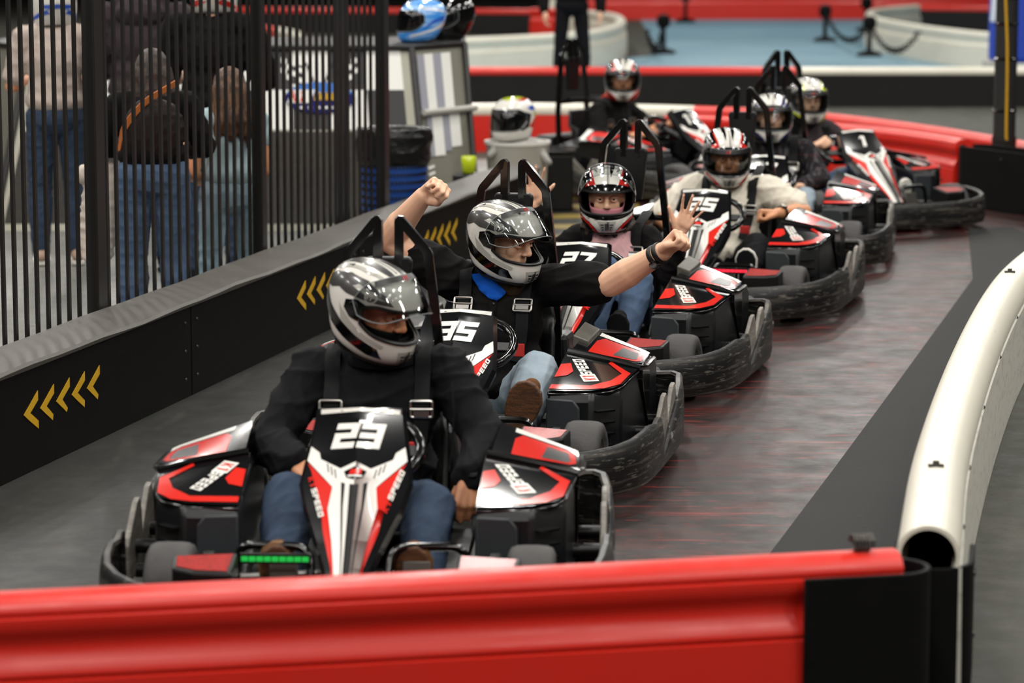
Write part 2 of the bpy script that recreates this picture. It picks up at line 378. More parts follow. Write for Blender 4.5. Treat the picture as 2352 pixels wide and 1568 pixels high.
def solid_barrier(path, label, segs):
    t = thing('track_barrier', label, 'barrier'); P = smoothpath(path, 8); n = len(P)-1
    for a, c, mm in segs: mk('barrier_section', sweep(P[int(a*n):int(c*n)+1], RED_PROF), MT[mm], t, angle=50)
    return t
solid_barrier([(1.2, 22.9), (1.9, 22.4), (2.59, 21.62), (2.98, 20.85), (3.10, 20.45)], 'nearer red plastic barrier curving behind the kart numbered 1', [(0, 1, 'red_plastic')])
rb = tube_wall([(-.9, 24.6), (.27, 24.79), (1.5, 24.45), (2.41, 23.73), (3.1, 22.4), (3.6, 20.9), (3.8, 19.9)], 'further red barrier with white start sweeping round behind the karts', [(0, .34, 'white_plastic'), (.34, 1, 'red_plastic')], wallm='red_plastic', rad=.062)
wrap_sheet('rubber_guard', 'black rubber sheet bent around the barrier foot beside the dark pillar', (3.19, 20.36), R(-62), .13, .95, .41, legb=.5)
# pillar with cable
pil = thing('pillar', 'tall black padded pillar with a yellow cable running down it', 'pillar', (3.43, 20.8, 0))
b = MB(); b.lathe([(.085, 0), (.085, .4), (.088, .42), (.078, .45), (.078, 5.5)], n=24); mk('column', b, MT['board_grey'], pil, angle=50)
b = MB(); b.tube(smoothpath([(-.075, -.05, 3.0), (-.06, -.06, 2.2), (-.045, -.073, 1.75), (-.02, -.081, 1.3), (-.005, -.083, 1.0), (.0, -.083, .5), (.005, -.083, .42)], 6), .009, 8); mk('cable', b, MT['yellow_paint'], pil)
for z in (.62, .98, 1.22, 1.4):
    b = MB(); b.tube([(.08*math.cos(2*math.pi*k/24), .08*math.sin(2*math.pi*k/24), z) for k in range(24)], .008, 6, closed=True, flat=.5); mk('cable_tie', b, MT['black_gloss'], pil)
# ---- far blue area: barriers, chained posts, banner stand
solid_barrier([(.6, 51.2), (2.0, 51.4), (5, 51.6), (10.5, 51.8)], 'far red barrier at the edge of the blue floor', [(0, .14, 'white_plastic'), (.14, 1, 'red_plastic')])
b = thing('track_barrier', 'far white barrier loop on the right of the blue floor', 'barrier')
mk('barrier_section', sweep(smoothpath([(6.7, 35.4), (5.75, 36.9), (5.2, 39.5), (5.05, 42), (5.4, 44.5), (6.2, 46)], 8), RED_PROF), MT['white_plastic'], b, angle=50)
tube_wall([(5.9, 47.2), (7.5, 46.6), (9.5, 46)], 'far black barrier with yellow marks inside the white loop', [(0, 1, 'red_plastic')])
solid_barrier([(-1.6, 34.6), (-.2, 35.6), (.9, 37.1), (1.4, 39.5), (1.45, 42.5), (.9, 44.2), (.3, 44.6)], 'far white barrier hooking round the standing man in black', [(0, .84, 'white_plastic'), (.84, 1, 'red_plastic')])
tube_wall([(-6, 46.5), (-2, 45.9), (.3, 45.5)], 'far straight black barrier with red top tube behind the blue helmet', [(0, 1, 'red_plastic')])
sb = MB(); sb.lathe([(.17, 0), (.17, .03), (.14, .05), (.035, .08), (.03, .34), (.075, .36), (.095, .42), (.085, .5), (.04, .53)], n=18)
spm = mesh_of('chain_post', sb, MT['black_rubber'])
pts = [(2.03, 40.2), (4.55, 43.6), (4.72, 39.6), (5.55, 47), (2.9, 50.2)]
for i, (x, y) in enumerate(pts):
    o = thing('chain_post', ['black chain post standing left on the blue floor', 'black chain post on the blue floor left of the white loop', 'black chain post leaning against the front of the white loop', 'black chain post behind the tip of the white loop', 'black chain post before the far red barrier'][i], 'post', (x, y, 0), 0, 'chain posts on the blue floor')
    link('post_body', spm, o)
chm = MT['black_rubber']
for (a, c, lb) in ((pts[0], (1.72, 38.3), 'black plastic chain hanging left of the nearest chain post'), (pts[1], pts[2], 'black plastic chain between two posts before the white loop'), (pts[2], (5.12, 37.7), 'black plastic chain lying along the side of the white loop')):
    b = MB(); n = 22
    for k in range(n):
        t = (k+.5)/n; z = .42-.3*(1-(2*t-1)**2); x = a[0]+(c[0]-a[0])*t; y = a[1]+(c[1]-a[1])*t
        th = math.atan2(c[1]-a[1], c[0]-a[0]); L = math.hypot(c[0]-a[0], c[1]-a[1])/n*.75
        lp = [(L*math.cos(q*math.pi/5), .035*math.sin(q*math.pi/5)) for q in range(10)]
        e = MB(); ct, st = math.cos(th), math.sin(th)
        path = [(x+u*ct-(v*st if k % 2 else 0), y+u*st+(v*ct if k % 2 else 0), z+(0 if k % 2 else v)) for u, v in lp]
        b.tube(path, .012, 6, closed=True)
    tag(mk('plastic_chain', b, chm), lb, 'chain')
bs = thing('banner_stand', 'blue inflatable banner block on a grey base behind the pillar', 'banner', (5.32, 32.6, 0))
b = MB(); b.box((.35, 0, .95), (.95, .3, 1.3)); mk('banner', b, mat('banner_blue', '#1e3ea8', .5, noise=(2, .3, '#16308c')), bs, bevel=.06, seg=4)
b = MB(); b.box((-.1, -.16, 1.15), (.05, .03, .8), rot=(0, .06, 0)); b.box((.5, -.16, .85), (.5, .02, .05)); mk('banner_stripe', b, mat('banner_white', '#dfe2ea', .5), bs, bevel=.005)
gb_ = mat('grey_block', '#a8a49b', .6)
for xx in (-.03, .75):
    b = MB(); b.box((xx, 0, .17), (.3, .34, .32)); mk('base_block', b, gb_, bs, bevel=.02)
b = MB(); b.box((0, -.172, .22), (.05, .01, .08)); mk('base_mark', b, MT['black_gloss'], bs)
# hatched yellow stripes painted on the floor behind the wall end
MT['yellow_worn'] = mat('yellow_worn', '#7d6818', .6, noise=(6, .6, '#5a4c1c'))
fm = struct(link('floor_marking', None))
for k in range(9):
    b = MB(); y = 17.6+k*.62
    b.prism([(-.35+.2*k*.5, y), (.75+.03*k, y+.12), (.75+.03*k, y+.40), (-.35+.2*k*.5, y+.28)], .0021, .0036); mk('floor_stripe', b, MT['yellow_worn'], fm, smooth=False)
# ================================================================== flat graphics laid on surfaces
SEG = {'a': (0, .76, .64, 1), 'b': (.44, .5, .64, 1), 'c': (.44, 0, .64, .5), 'd': (0, 0, .64, .24), 'e': (0, 0, .2, .5), 'f': (0, .5, .2, 1), 'g': (0, .39, .64, .61)}
DIG = {'0': 'abcdef', '1': 'bc', '2': 'abged', '3': 'abgcd', '4': 'fgbc', '5': 'afgcd', '6': 'afgedc', '7': 'abc', 'S': 'afgcd', 'P': 'abgef', 'E': 'adefg', 'D': 'abcdef', 'A': 'abcefg', 'L': 'def'}
def glyph(ch):
    if ch == 'K': return [[(0, 0), (.18, 0), (.18, 1), (0, 1)], [(.18, .42), (.42, 1), (.64, 1), (.3, .42)], [(.18, .55), (.3, .6), (.64, 0), (.42, 0)]]
    if ch == '1': return [[(.2, 0), (.42, 0), (.42, 1), (.2, 1)], [(.02, .72), (.2, .82), (.2, 1), (.12, 1)]]
    if ch == '7': return [[(0, .8), (.64, .8), (.64, 1), (0, 1)], [(.12, 0), (.36, 0), (.64, .8), (.40, .8)]]
    return [[(x0, y0), (x1, y0), (x1, y1), (x0, y1)] for x0, y0, x1, y1 in (SEG[c] for c in DIG[ch])]
def text2d(s, h=1.0, wide=1.0, slant=.22, gap=.1):
    out = []; x = 0
    for ch in s:
        out.append([[(x+(px*wide+py*slant)*h, py*h) for px, py in q] for q in glyph(ch)])
        x += (.64*wide+gap)*h
    return out, x-gap*h
def place2d(polys, o, xd, yd): return [[(o[0]+p[0]*xd[0]+p[1]*yd[0], o[1]+p[0]*xd[1]+p[1]*yd[1]) for p in q] for q in polys]
def decal(name, polys, fn, m, parent, lift=.0012, cuts=(), sub=None):
    """flat polygons in chart coordinates -> mesh laid on fn(u,v)=(point, normal)"""
    bm = bmesh.new()
    for q in polys:
        try: bm.faces.new([bm.verts.new((p[0], p[1], 0)) for p in q])
        except ValueError: pass
    for ax, val in cuts:
        bmesh.ops.bisect_plane(bm, geom=bm.verts[:]+bm.edges[:]+bm.faces[:], plane_co=(val, val, 0), plane_no=((1, 0, 0) if ax == 'u' else (0, 1, 0)))
    bmesh.ops.triangulate(bm, faces=bm.faces[:])
    if sub: bmesh.ops.subdivide_edges(bm, edges=bm.edges[:], cuts=sub, use_grid_fill=True)
    ns = []
    bad = []
    for v in bm.verts:
        r = fn(v.co.x, v.co.y)
        if r is None: bad.append(v); continue
        p, n = r; v.co = Vector(p)+Vector(n)*lift; ns.append(n)
    if bad: bmesh.ops.delete(bm, geom=bad, context='VERTS')
    me = bpy.data.meshes.new(name); bm.to_mesh(me); bm.free(); me.materials.append(m)
    # orient faces along the first normals
    if ns and len(me.polygons):
        nv = Vector((0, 0, 0))
        for n in ns: nv += Vector(n)
        me.update()
        acc = sum((p.normal.dot(nv)*p.area for p in me.polygons), 0)
        if acc < 0: me.flip_normals()
    me.shade_smooth(); return link(name, me, parent)
def chart(fn):
    def g(u, v):
        e = 1e-3; p = Vector(fn(u, v)); a = Vector(fn(u+e, v))-p; b = Vector(fn(u, v+e))-p
        n = a.cross(b).normalized(); return p, n
    return g
def bil(P00, P10, P11, P01):
    A, B, C, D = map(Vector, (P00, P10, P11, P01))
    return lambda s, t: A*(1-s)*(1-t)+B*s*(1-t)+C*s*t+D*(1-s)*t
# ================================================================== go-kart
MT['kart_red'] = mat('kart_red', '#d3281e', .2, coat=.4, noise=(8, .15, '#b81d15'))
MT['kart_white'] = mat('kart_white', '#e6e4dd', .22, coat=.4)
MT['kart_black'] = mat('kart_black', '#0b0b0d', .17, coat=.5, noise=(14, .3, '#17171a'))
MT['pod_plastic'] = mat('pod_plastic', '#0b0c0e', .32, noise=(7, .5, '#15171a'), bump=(120, .05))
MT['pod_matte'] = mat('pod_matte', '#23272a', .5, noise=(5, .4, '#31363a'), bump=(150, .08))
MT['bumper_black'] = mat('bumper_black', '#0a0a0a', .45, noise=(8, .5, '#171615'), streak=[((2, 2, 46), .52, .68, '#5d574f', .75), ((14, 14, 90), .57, .68, '#928b80', .5)], bump=(45, .12))
MT['bumper_worn'] = mat('bumper_worn', '#5a5651', .5, noise=(9, .8, '#8b857b'), streak=((12, 12, 60), .5, .7, '#b0a99d', .5), bump=(45, .15))
MT['tyre'] = mat('tyre', '#302e2d', .68, noise=(10, .7, '#474442'), streak=((30, 90, 90), .66, .72, '#151515', .8), bump=(80, .2))
MT['rim'] = mat('rim', '#35332f', .4, metal=.7)
MT['carbon_red'] = mat('carbon_red', '#a81f19', .3, coat=.3, streak=((60, 260, 60), .52, .58, '#2a0a0a', .8))
MT['grey_tape'] = mat('grey_tape', '#4a473f', .4, noise=(12, .5, '#5d584e'))
MT['seat_black'] = mat('seat_black', '#070708', .5, bump=(160, .06))
MT['strap'] = mat('strap', '#090a0b', .7, spec=.2, streak=((300, 3, 3), .45, .6, '#121316', .6), bump=(300, .12))
MT['strap_red'] = mat('strap_red', '#b3241d', .6, bump=(300, .12))
MT['stripe_matt'] = mat('stripe_matt', '#161617', .6, spec=.2)
MT['led_green'] = mat('led_green', '#1fae46', .3, emit=.45)
MT['led_red'] = mat('led_red', '#ff3048', .3, emit=.5)
# --- fairing chart in tracing units (dx from the ridge, ty down from the top)
FST = [(150, -.640, .612, .345, .006), (200, -.652, .598, .348, .012), (560, -.765, .502, .405, .03), (780, -.843, .438, .440, .034), (1000, -.925, .372, .375, .034), (1250, -1.02, .298, .265, .03), (1480, -1.10, .235, .178, .022), (1620, -1.155, .185, .15, .016)]
def fair_at(ty):
    ty = min(max(ty, 150), 1620)
    for a, b in zip(FST[:-1], FST[1:]):
        if ty <= b[0]:
            t = (ty-a[0])/(b[0]-a[0]); return [a[i]*(1-t)+b[i]*t for i in range(1, 5)]
def fair_pt(dx, ty):
    y, z, hw, e = fair_at(ty); u = dx/1000/hw/1.0
    return Vector((dx*3.5e-4, y+e*abs(u)+ (0), z-e*.55*abs(u)))
fchart = lambda u, v: (lambda p, n: (p, n if n.y < 0 else -n))(*chart(fair_pt)(u if abs(u) > .6 else (.6 if u >= 0 else -.6), v)) if abs(u) > .6 else (fair_pt(u, v), Vector((0, -.64, .77)))
def mir(q): return [(-p[0], p[1]) for p in q]
def make_kart(num):
    k = link('go_kart', None)
    G = MT
    # floor tray and frame
    b = MB(); b.prism([(-.3, -.95), (-.14, -1.2), (.14, -1.2), (.3, -.95), (.3, .3), (-.3, .3)], .035, .05); mk('floor_tray', b, G['black_satin'], k, smooth=False)
    for s in (-1, 1):
        b = MB(); b.tube(roundpath([(s*.12, -1.2, .07), (s*.3, -.95, .07), (s*.3, .1, .07), (s*.27, .5, .08)], .1), .016, 8); mk('frame_rail', b, G['black_gloss'], k)
    b = MB(); b.tube([(-.5, -.93, .13), (.5, -.93, .13)], .016, 8); mk('front_axle', b, G['black_gloss'], k)
    b = MB(); b.tube([(-.5, .28, .14), (.5, .28, .14)], .02, 8); mk('rear_axle', b, G['dark_steel'], k)
    # wheels
    def wheel(x, y, r, wd, steer=0):
        b = MB(); h = wd/2
        b.lathe([(r*.52, -h*.8), (r*.62, -h*.98), (r*.82, -h), (r*.94, -h*.88), (r*.985, -h*.66), (r, -h*.3), (r, h*.3), (r*.985, h*.66), (r*.94, h*.88), (r*.82, h), (r*.62, h*.98), (r*.52, h*.8)], ax='x', n=36)
        wv = link('wheel', None, k, (x, y, r), (0, 0, steer)); mk('tyre', b, G['tyre'], wv, angle=50)
        b = MB(); b.lathe([(.02, -h*.9), (.03, -h*.9), (.035, -h*.5), (r*.45, -h*.45), (r*.54, -h*.85), (r*.54, h*.85), (r*.45, h*.45), (.035, h*.5), (.03, h*.9), (.02, h*.9)], ax='x', n=24); mk('rim', b, G['rim'], wv)
    for s in (-1, 1):
        wheel(s*.515, -.95, .135, .135); wheel(s*.5, .28, .14, .19)
        b = MB(); b.box((s*.42, -.93, .15), (.05, .06, .13)); b.box((s*.41, -.93, .225), (.035, .035, .03)); mk('stub_axle', b, G['black_satin'], k, bevel=.006)
        b = MB(); b.tube([(s*.06, -.86, .17), (s*.42, -.88, .15)], .008, 8); mk('tie_rod', b, G['steel'], k)
    # surround bumper: plan path with changing top edge
    half = [(0, -1.365, .20), (.18, -1.36, .20), (.34, -1.335, .20), (.48, -1.28, .205), (.59, -1.20, .21), (.66, -1.11, .215), (.705, -1.01, .222), (.725, -.90, .23), (.732, -.80, .235), (.735, -.68, .222), (.736, -.63, .232), (.736, -.60, .232), (.736, -.595, .085), (.736, -.53, .085), (.735, -.36, .150), (.734, -.20, .212), (.730, -.06, .27), (.715, .045, .292), (.68, .10, .292), (.60, .125, .285)]
    path = [(-x, y, z) for x, y, z in reversed(half[1:])]+half
    b = MB(); rings = []; P = [Vector((p[0], p[1], 0)) for p in path]
    for i, p in enumerate(path):
        t = (P[min(i+1, len(P)-1)]-P[max(0, i-1)]).normalized(); n = Vector((t.y, -t.x, 0))
        if n.dot(P[i]-Vector((0, -.5, 0))) < 0: n = -n
        z = p[2]; w0 = .024
        rings.append([P[i]-n*w0*.3+Vector((0, 0, .045)), P[i]+n*.004+Vector((0, 0, .045)), P[i]+n*.010+Vector((0, 0, .07)), P[i]+n*.010+Vector((0, 0, (z+.1)/2)), P[i]+n*.002+Vector((0, 0, z-.010)), P[i]-n*.006+Vector((0, 0, z)), P[i]-n*.022+Vector((0, 0, z-.002)), P[i]-n*.026+Vector((0, 0, z-.012)), P[i]-n*.012+Vector((0, 0, z-.016)), P[i]-n*.010+Vector((0, 0, .09))])
    b.loft(rings); bp = mk('bumper', b, G['bumper_black'], k, angle=35)
    for s in (-1, 1):
        # two upright worn fins inside the side cut-out
        for y0, y1, zt in ((-.585, -.345, .285), (-.335, -.13, .29)):
            b = MB(); b.prism([(y0, .06), (y1+.02, .06), (y1, zt-.05), (y1-.03, zt), (y1-.08, zt-.006), (y0+.02, .195), (y0, .175)], s*.702, s*.720, ax='x'); mk('bumper_fin', b, G['bumper_worn'], bp, smooth=False, bevel=.005)
        for y in (-.46, -.2):
            b = MB(); b.tube([(s*.60, y, .15), (s*.705, y, .15)], .022, 10); b.tube([(s*.60, y, .075), (s*.705, y, .075)], .022, 10); mk('bumper_strut', b, G['black_satin'], bp)
    # side pods
    for s in (-1, 1):
        def X(p): return (p[0]*s, p[1], p[2])
        low = [(.342, -.775), (.51, -.785), (.605, -.69), (.622, -.46), (.622, .02), (.372, .02)]
        topz = [.336, .342, .342, .372, .36, .40]
        b = MB()
        r0 = [X((x, y, .06)) for x, y in low]; r1 = [X((x, y, z-.035)) for (x, y), z in zip(low, topz)]
        def inset(q, d):
            c = Vector((.47, -.45)); return [(c.x+(x-c.x)*(1-d), c.y+(y-c.y)*(1-d)) for x, y in q]
        r2 = [X((x, y, z)) for (x, y), z in zip(inset(low, .05), topz)]
        b.loft([r0, r1, r2]); pod = mk('side_pod', b, G['pod_plastic'], k, angle=25, bevel=.012, seg=3)
        # front lower face: matt wheel-clearance panel and vent slots
        b = MB(); b.prism([(.345, .085), (.455, .085), (.47, .12), (.468, .285), (.445, .315), (.345, .318)], -.79, -.776, ax='y'); pm = mesh_of('wheel_panel', b, G['pod_matte'])
        o = link('wheel_panel', pm, pod); o.scale = (s, 1, 1); bv = o.modifiers.new('bevel', 'BEVEL'); bv.width = .006; bv.segments = 2
        for q in range(5):
            b = MB(); z = .275-q*.042; b.box((s*.552, -.757+ .0, z), (.075, .03, .006), rot=(0, 0, s*.76*1.0)); mk('vent_slot', b, G['black_gloss'], pod, smooth=False)
        # glossy top panel with its graphic
        q = [(.345, -.768, .3405), (.602, -.768, .3475), (.630, -.452, .384), (.355, -.425, .432)]
        poly = [(.0, 0), (.62, .0), (.9, .12), (.985, .3), (1, 1), (0, 1)]
        fn = bil(*[X(p) for p in q]); ch = chart(fn)
        def pch(u, v, ch=ch):
            p, n = ch(u, v); return p, (n if n.z > 0 else -n)
        b = MB(); lo = [fn(u, v)+Vector((0, 0, -.018)) for u, v in poly]; hi = [fn(u, v)+Vector((0, 0, -.006)) for u, v in poly]; b.loft([lo, hi])
        pan = mk('pod_panel', b, G['kart_black'], k, angle=25, bevel=.004)
        cuts = [(ax, i/8) for ax in 'uv' for i in range(1, 8)]
        decal('panel_skin', [poly], pch, G['kart_black'], pan, .003, cuts)
        band = [(.02, .04), (.55, .03), (.79, .075), (.955, .25), (.965, .70), (.62, .97), (.60, .90), (.86, .64), (.79, .36), (.58, .155), (.02, .145)]
        decal('red_band', [band], pch, G['kart_red'], pan, .0052, cuts)
        decal('red_patch', [[(.01, .33), (.01, .66), (.13, .72), (.22, .52), (.17, .40)]], pch, G['kart_red'], pan, .0052, cuts)
        # lettering, upright as the driver reads it
        gl, L = text2d('K1SPEED', 1, .85, .18, .12)
        a, e = ((.60, .34), (.27, .86)) if s > 0 else ((.27, .86), (.60, .34))
        xd = ((e[0]-a[0])/L, (e[1]-a[1])/L)
        ln = .28
        base = Vector(fn(*a)); bd = (Vector(fn(*e))-base).normalized(); up = bd.cross(Vector(pch(.4, .6)[1])); up = -up if up.y > 0 else up
        # solve the chart step that moves along `up`
        eu = (Vector(fn(.41, .6))-Vector(fn(.4, .6)))/.01; ev = (Vector(fn(.4, .61))-Vector(fn(.4, .6)))/.01
        A = np.array([[eu.dot(eu), eu.dot(ev)], [eu.dot(ev), ev.dot(ev)]]); bb = np.array([up.dot(eu), up.dot(ev)]); yd = np.linalg.solve(A, bb)*.042
        for idx, (mm, nm) in ((range(0, 2), ('kart_red', 'logo_red')), (range(2, 7), ('kart_white', 'logo_white'))):
            decal(nm, [q2 for i in idx for q2 in place2d(gl[i], a, xd, yd)], pch, G[mm], pan, .0056)
        bk = [[(-.3, -.16), (L*.33, -.16), (L*.33, 1.16), (-.1, 1.16)]]
        decal('logo_edge', place2d(bk, a, xd, yd), pch, G['kart_white'], pan, .0049)
        # rear cover strip rising towards the driver
        q = [(.372, -.425, .440), (.638, -.45, .398), (.628, -.19, .402), (.388, -.12, .478)]
        fn2 = bil(*[X(p) for p in q]); ch2 = chart(fn2)
        def pch2(u, v, ch2=ch2):
            p, n = ch2(u, v); return p, (n if n.z > 0 else -n)
        b = MB(); rr = [fn2(u, v) for u, v in ((0, 0), (.9, 0), (1, .12), (1, 1), (0, 1))]
        low2 = [Vector((p.x, p.y, .10 if i > 2 else p.z-.06)) for i, p in enumerate(rr)]
        b.loft([low2, [p+Vector((0, 0, -.012)) for p in rr], [p.lerp(fn2(.5, .5), .03)+Vector((0, 0, -.008)) for p in rr]]); cov = mk('pod_cover', b, G['kart_black'], k, angle=25, bevel=.006, seg=2)
        decal('cover_skin', [[(0, 0), (.9, 0), (1, .12), (1, 1), (0, 1)]], pch2, G['kart_black'], cov, .001, cuts)
        decal('red_band', [[(.22, .06), (.52, .05), (.90, .08), (.965, .2), (.965, .62), (.86, .80), (.30, .80), (.22, .62)]], pch2, G['kart_red'], cov, .0022, cuts)
        decal('carbon_patch', [[(.56, .14), (.86, .15), (.90, .26), (.87, .62), (.62, .66)]], pch2, G['pod_plastic'], cov, .003, cuts)
        decal('white_band', [[(.2, .84), (.86, .84), (.97, .68), (.99, .92), (.92, .99), (.2, .99)]], pch2, G['kart_white'], cov, .0022, cuts)
        # black seam lip
        b = MB(); b.tube([X((.36, -.43, .438)), X((.5, -.445, .415)), X((.632, -.46, .388)), X((.645, -.40, .382)), X((.642, -.2, .381))], .012, 8); mk('pod_lip', b, G['black_gloss'], k)
        # foot guard hoop, pedal, nose wing
        b = MB(); b.tube(roundpath([X((.10, -1.06, .10)), X((.115, -.98, .268)), X((.325, -.93, .262)), X((.345, -.93, .08))], .05, 6), .013, 10); mk('foot_guard', b, G['black_gloss'], k)
        b = MB(); b.box(X((.19, -.995, .17)), (.08, .012, .12), rot=(-.25, 0, 0)); b.tube([X((.19, -.99, .12)), X((.19, -1.0, .05))], .008, 8); mk('pedal', b, G['dark_steel'], k, bevel=.004)
        b = MB(); wq = [(.31, -1.05), (.49, -1.075), (.48, -1.17), (.42, -1.20), (.31, -1.21)]
        b.loft([[X((x, y, .075)) for x, y in wq], [X((x, y, .235+.03*(y+1.25)/.2)) for x, y in wq]]); nw = mk('nose_wing', b, G['black_satin'], k, smooth=False, bevel=.008)
        wfn = lambda u, v: Vector(X((u, v, .235+.03*(v+1.25)/.2)))
        decal('wing_top', [[(.322, -1.065), (.477, -1.087), (.468, -1.162), (.415, -1.19), (.322, -1.198)]], lambda u, v: (wfn(u, v), Vector((0, 0, 1))), G['carbon_red'], nw, .002)
    # nose fairing
    b = MB(); rings = []
    tys = sorted(set([q[0] for q in FST]+list(range(240, 1620, 60))))
    for ty in tys:
        hw = fair_at(ty)[2]; back = Vector((0, .045, -.03)) if ty < 1400 else Vector((0, .03, -.03))
        us = [-1, -.66, -.33, 0, .33, .66, 1]; fr_ = [fair_pt(u*hw*1000, ty) for u in us]
        L_, C_, R_ = fr_[0], fr_[3], fr_[6]
        rings.append(fr_+[R_+back*.35+Vector((.012, 0, 0)), R_+back+Vector((.004, 0, 0)), C_+back, L_+back+Vector((-.004, 0, 0)), L_+back*.35+Vector((-.012, 0, 0))])
    b.loft(rings); fa = mk('nose_fairing', b, G['kart_black'], k, angle=14)
    cuts = [('u', 0)]+[('v', s[0]) for s in FST[1:-1]]
    def D(nm, polys, m, lift=.0014, both=True):
        ps = list(polys)+([mir(q) for q in polys] if both else []); return decal(nm, ps, fchart, m, fa, lift, cuts)
    D('white_shield', [[(0, 640), (55, 662), (125, 690), (300, 602), (318, 545), (392, 487), (415, 605), (183, 830), (207, 985), (145, 1250), (108, 1480), (92, 1600), (0, 1600)]], G['kart_white'])
    D('top_edge', [[(0, 153), (332, 165), (330, 205), (0, 186)]], G['kart_white'])
    D('red_flash', [[(412, 622), (180, 838), (203, 1000), (262, 1000), (305, 880), (375, 690)], [(203, 1000), (258, 1000), (226, 1170), (128, 1480), (112, 1600), (95, 1600), (110, 1480), (147, 1250)]], G['kart_red'], .0018)
    D('black_stripe', [[(74, 815), (108, 800), (92, 1000), (60, 1320), (42, 1600), (34, 1600), (48, 1320), (74, 1000)]], G['stripe_matt'], .0024)
    D('centre_stripe', [[(0, 825), (36, 820), (30, 1100), (24, 1600), (0, 1600)]], G['stripe_matt'], .0024)
    D('badge', [[(0, 677), (92, 716), (68, 768), (0, 786)]], G['kart_black'], .0026)
    D('badge_red', [[(-50, 742), (-34, 702), (58, 702), (46, 742)]], G['kart_red'], .003, False)
    D('badge_white', [[(-62, 762), (-58, 749), (62, 749), (58, 762)]], G['kart_white'], .003, False)
    D('hash', [[(150+34*i, 770-26*i), (162+34*i, 762-26*i), (178+34*i, 690-26*i), (166+34*i, 697-26*i)] for i in range(3)], MT['pod_matte'], .002)
    for sx in (-1, 1):
        gl, L = text2d('K1SPEED', 1, .85, .1, .12)
        a, e = ((258, 1020), (382, 690)) if sx > 0 else ((-372, 742), (-250, 1055))
        xd = ((e[0]-a[0])/L, (e[1]-a[1])/L); nn = math.hypot(*xd); yd = (xd[1]/nn*46, -xd[0]/nn*46)
        if sx > 0: yd = (-abs(yd[0]), -abs(yd[1])); o_ = (a[0]+22, a[1]+8)
        else: yd = (abs(yd[0]), -abs(yd[1])); o_ = (a[0]-22, a[1]+8)
        for idx, (mm, nm) in ((range(0, 2), ('kart_red', 'logo_red')), (range(2, 7), ('kart_white', 'logo_white'))):
            decal(nm, [q2 for i in idx for q2 in place2d(gl[i], o_, xd, yd)], fchart, G[mm], fa, .0028)
    # column behind the fairing, steering wheel
    b = MB(); b.tube([(0, -.42, .485), (0, -.62, .40), (0, -.95, .12)], .02, 10); b.box((0, -.72, .36), (.16, .12, .2), rot=(.6, 0, 0)); mk('steering_column', b, G['black_satin'], k, bevel=.01)
    b = MB(); c = Vector((0, -.47, .455)); ux = Vector((1, 0, 0)); uy = Vector((0, .8, .6)).normalized(); pth = []
    for i in range(28):
        a = 2*math.pi*i/28; v = max(math.sin(a), -.72); pth.append(c+ux*.163*math.cos(a)+uy*.135*v)
    b.tube(pth, .017, 10, closed=True); sw = mk('steering_wheel', b, G['black_gloss'], k)
    b = MB(); b.box(c+Vector((0, -.01, -.005)), (.3, .014, .045), rot=(-.93, 0, 0)); b.lathe([(.05, -.015), (.05, .01), (.03, .02)], c=c, ax='y', n=16); mk('wheel_spoke', b, G['black_satin'], sw, bevel=.004)
    # seat
    prof = smoothpath([(-.30, .15), (-.16, .075), (.02, .06), (.16, .10), (.235, .24), (.265, .38), (.285, .50), (.295, .56)], 4); rings = []
    nu = 15; vs = []; fs = []
    for i, (y, z) in enumerate(prof):
        y0, z0 = prof[max(0, i-1)]; y1, z1 = prof[min(len(prof)-1, i+1)]; t = Vector((0, y1-y0, z1-z0)).normalized(); n = Vector((0, -t.z, t.y)); n = n if n.dot(Vector((0, -.7, .7))) > 0 else -n
        wd = .205 if i < 20 else .205-.05*(i-20)/8.
        for j in range(nu):
            u = -1+2*j/(nu-1); vs.append(Vector((u*wd, y, z))+n*(.13*abs(u)**4*(1 if 4 < i < 22 else .45)))
    for i in range(len(prof)-1):
        for j in range(nu-1): fs.append((i*nu+j, i*nu+j+1, (i+1)*nu+j+1, (i+1)*nu+j))
    b = MB(); b.add(vs, fs); so = mk('seat', b, G['seat_black'], k, angle=60); sd = so.modifiers.new('solid', 'SOLIDIFY'); sd.thickness = .018; sd.offset = -1
    # roll bar with inner uprights, headrest plate, strap bar
    for s in (-1, 1):
        b = MB(); b.tube(roundpath([(s*.19, .30, .10), (s*.175, .33, .55), (s*.128, .335, .955), (s*.034, .335, 1.066), (s*.034, .332, .90)], .014, 4), .0215, 4, ph=math.pi/4); mk('roll_bar', b, G['black_gloss'], k, angle=30, bevel=.003)
    b = MB(); b.prism([(-.055, .70), (.055, .70), (.078, .925), (.068, .94), (-.068, .94), (-.078, .925)], .318, .352, ax='y'); mk('headrest_plate', b, G['black_satin'], k, smooth=False, bevel=.006)
    b = MB(); b.tube([(-.175, .33, .62), (.175, .33, .62)], .014, 8); mk('strap_bar', b, G['black_gloss'], k)
    # battery box and rear bumper
    b = MB(); b.box((0, .43, .23), (.5, .2, .3), taper=(.85, .8)); mk('battery_box', b, G['pod_plastic'], k, smooth=False, bevel=.02)
    b = MB(); b.tube(roundpath([(-.62, .30, .12), (-.6, .535, .12), (.6, .535, .12), (.62, .30, .12)], .1), .035, 10, flat=1.6); mk('rear_bumper', b, G['bumper_black'], k)
    return k
